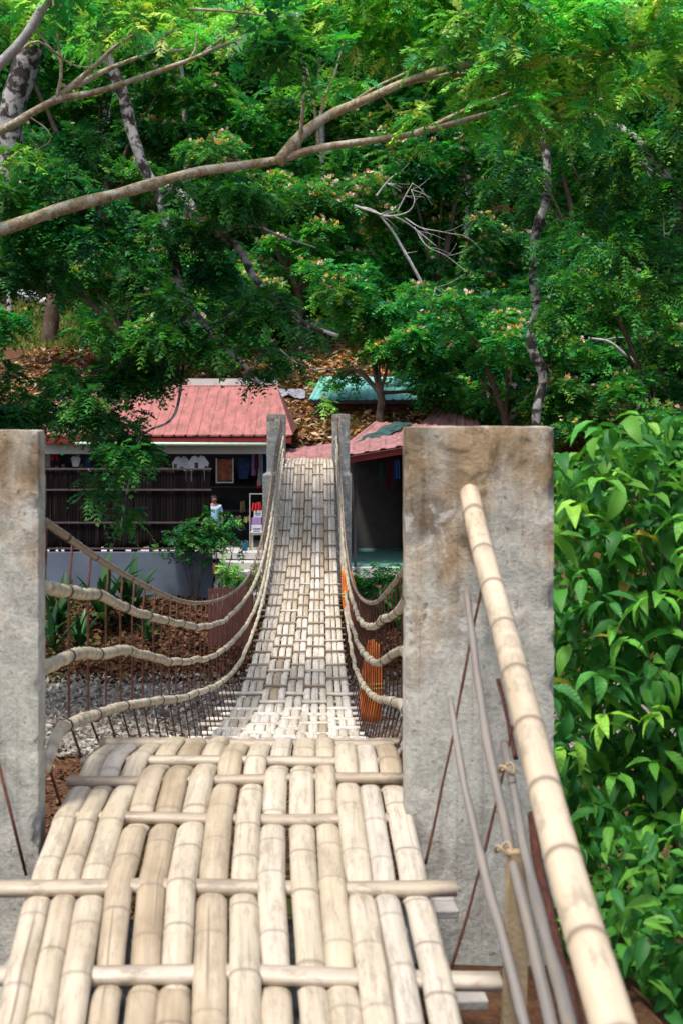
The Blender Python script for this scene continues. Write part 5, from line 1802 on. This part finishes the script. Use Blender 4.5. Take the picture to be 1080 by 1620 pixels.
# ------------------------------------------------------------------ broad leaved bush beside the near right pillar
def broad_leaf(name, droop, fold, n=7):
    t = np.linspace(0, 1, n)
    w = 0.20 * np.sin(PI * np.clip(t, 0, 1) ** 0.80) ** 0.95 * (1 - 0.2 * t)
    w[0], w[-1] = 0.012, 0.002
    ang = droop * t
    x = np.concatenate([[0], np.cumsum(np.cos((ang[1:] + ang[:-1]) / 2))]) / (n - 1)
    z = -np.concatenate([[0], np.cumsum(np.sin((ang[1:] + ang[:-1]) / 2))]) / (n - 1)
    V, F = [], []
    for i in range(n):
        rip = 0.018 * math.sin(i * 2.6)
        V += [(x[i], -w[i], z[i] + w[i] * fold + rip), (x[i], -w[i] * .5, z[i] + w[i] * fold * .42), (x[i], 0, z[i]), (x[i], w[i] * .5, z[i] + w[i] * fold * .42), (x[i], w[i], z[i] + w[i] * fold - rip)]
    for i in range(n - 1):
        for q in range(4):
            F.append((5 * i + q, 5 * i + q + 1, 5 * i + q + 6, 5 * i + q + 5))
    return np.array(V), np.array(F)


LEAF = [broad_leaf('leaf', d, f) for d, f in ((0.7, .3), (1.1, .45), (1.6, .3), (0.9, .6))]
LEAF_ME = [np_mesh('leaf', V, F, M['bush_leaf'], smooth=True) for V, F in LEAF]
bush = tree('broad_leaved_bush', 'tall bush of glossy broad leaves filling the right side beside the pillar', 'bush', (1.5, 5.3, gz(1.5, 5.3)))


def bush_surface():
    x = random.uniform(845, 1190)
    y = random.uniform(650, 1680)
    return x, y


front, back = [], []
random.seed(21)
tips = []
tries = 0
while len(tips) < 74 and tries < 20000:
    tries += 1
    x, y = random.uniform(862, 1150), random.uniform(632, 1650)
    topy = 690 if x < 905 else (690 - (x - 905) * .55 if x < 1000 else 640)
    if y < topy:
        continue
    if min([((x - a) ** 2 + (y - b) ** 2) for a, b, _ in tips] or [1e9]) < 52 ** 2:
        continue
    Yd = 4.75 + random.uniform(-.25, .35) + (0.35 if y < 760 else 0)
    tips.append((x, y, Yd))
tips += [(619, 935, 5.6), (616, 1050, 5.4), (628, 1190, 5.0), (622, 1020, 5.7)]
count = 0
for (x, y, Yd) in tips:
    c = P(x, y, Yd)
    m = random.randint(4, 5)
    a0 = random.uniform(0, 6.28)
    young = random.random()
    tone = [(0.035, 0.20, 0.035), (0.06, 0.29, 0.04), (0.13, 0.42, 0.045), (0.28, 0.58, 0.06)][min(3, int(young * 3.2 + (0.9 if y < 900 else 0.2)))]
    for i in range(m):
        if count >= 298:
            break
        o = obj('leaf', random.choice(LEAF_ME), bush)
        yaw = -PI / 2 + (i - (m - 1) / 2) * 1.15 + random.uniform(-.4, .4) + (PI if random.random() < .15 else 0)
        pitch = random.uniform(-.25, .45)
        q_ = random.uniform(.85, 1.4)
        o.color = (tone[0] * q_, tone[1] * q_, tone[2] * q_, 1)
        if random.random() < .04:
            o.color = (0.45, 0.36, 0.05, 1)
        s = random.uniform(0.085, 0.175) * (0.75 if x < 650 else 1)
        o.matrix_parent_inverse = Matrix.Translation(bush.location).inverted()
        o.location = c + Vector((random.uniform(-.03, .03), random.uniform(-.03, .03), random.uniform(-.03, .03)))
        o.rotation_euler = (random.uniform(-.35, .35), pitch, yaw)
        o.scale = (s, s, s)
        count += 1
Vs, Fs, o = [], [], 0
for q in range(4600):
    x, y = random.uniform(860, 1190), random.uniform(655, 1720)
    topy = 715 if x < 905 else (712 - (x - 905) * .62 if x < 1000 else 650)
    if y < topy:
        continue
    Yd = random.uniform(4.95, 6.4)
    if x > 955 and y > 1300 and q % 3:
        Yd = random.uniform(3.7, 4.8)
    c = np.array(P(x, y, Yd))
    if c[0] < 0.83 and c[1] < 4.5:
        continue
    V, F = LEAF[q % 4]
    s = random.uniform(.10, .19) * (.7 if Yd < 4.85 else 1)
    R = np.array(rotm(random.uniform(-.7, .7), random.uniform(-.4, .9), random.uniform(0, 6.28)))
    Vs.append(V @ R.T * s + c)
    Fs.append(F + o)
    o += len(V)
nv = len(LEAF[0][0])
cc = np.repeat(np.array([(0.032, 0.165, 0.034), (0.045, 0.20, 0.034), (0.07, 0.26, 0.036), (0.13, 0.35, 0.042)])[RNG.integers(0, 4, len(Vs))] * RNG.uniform(.8, 1.2, (len(Vs), 1)), nv, 0)  # inner leaves coloured darker to deepen the shadow between clusters
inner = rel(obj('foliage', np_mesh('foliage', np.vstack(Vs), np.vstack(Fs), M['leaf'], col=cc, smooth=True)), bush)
inner['kind'] = 'stuff'
for i in range(16):
    x = random.uniform(900, 1250)
    y = random.uniform(700, 1500)
    tp = P(x, y, random.uniform(4.8, 6.0))
    b = Vector((random.uniform(1.1, 2.4), random.uniform(5.0, 6.2), -2.4))
    limb(bush, [b, b.lerp(tp, .5) + Vector((random.uniform(-.2, .2), 0, .2)), tp], .016, .005, 'bark_dead' if i % 3 == 0 else 'bark_brown', 'stem', 16, 6)
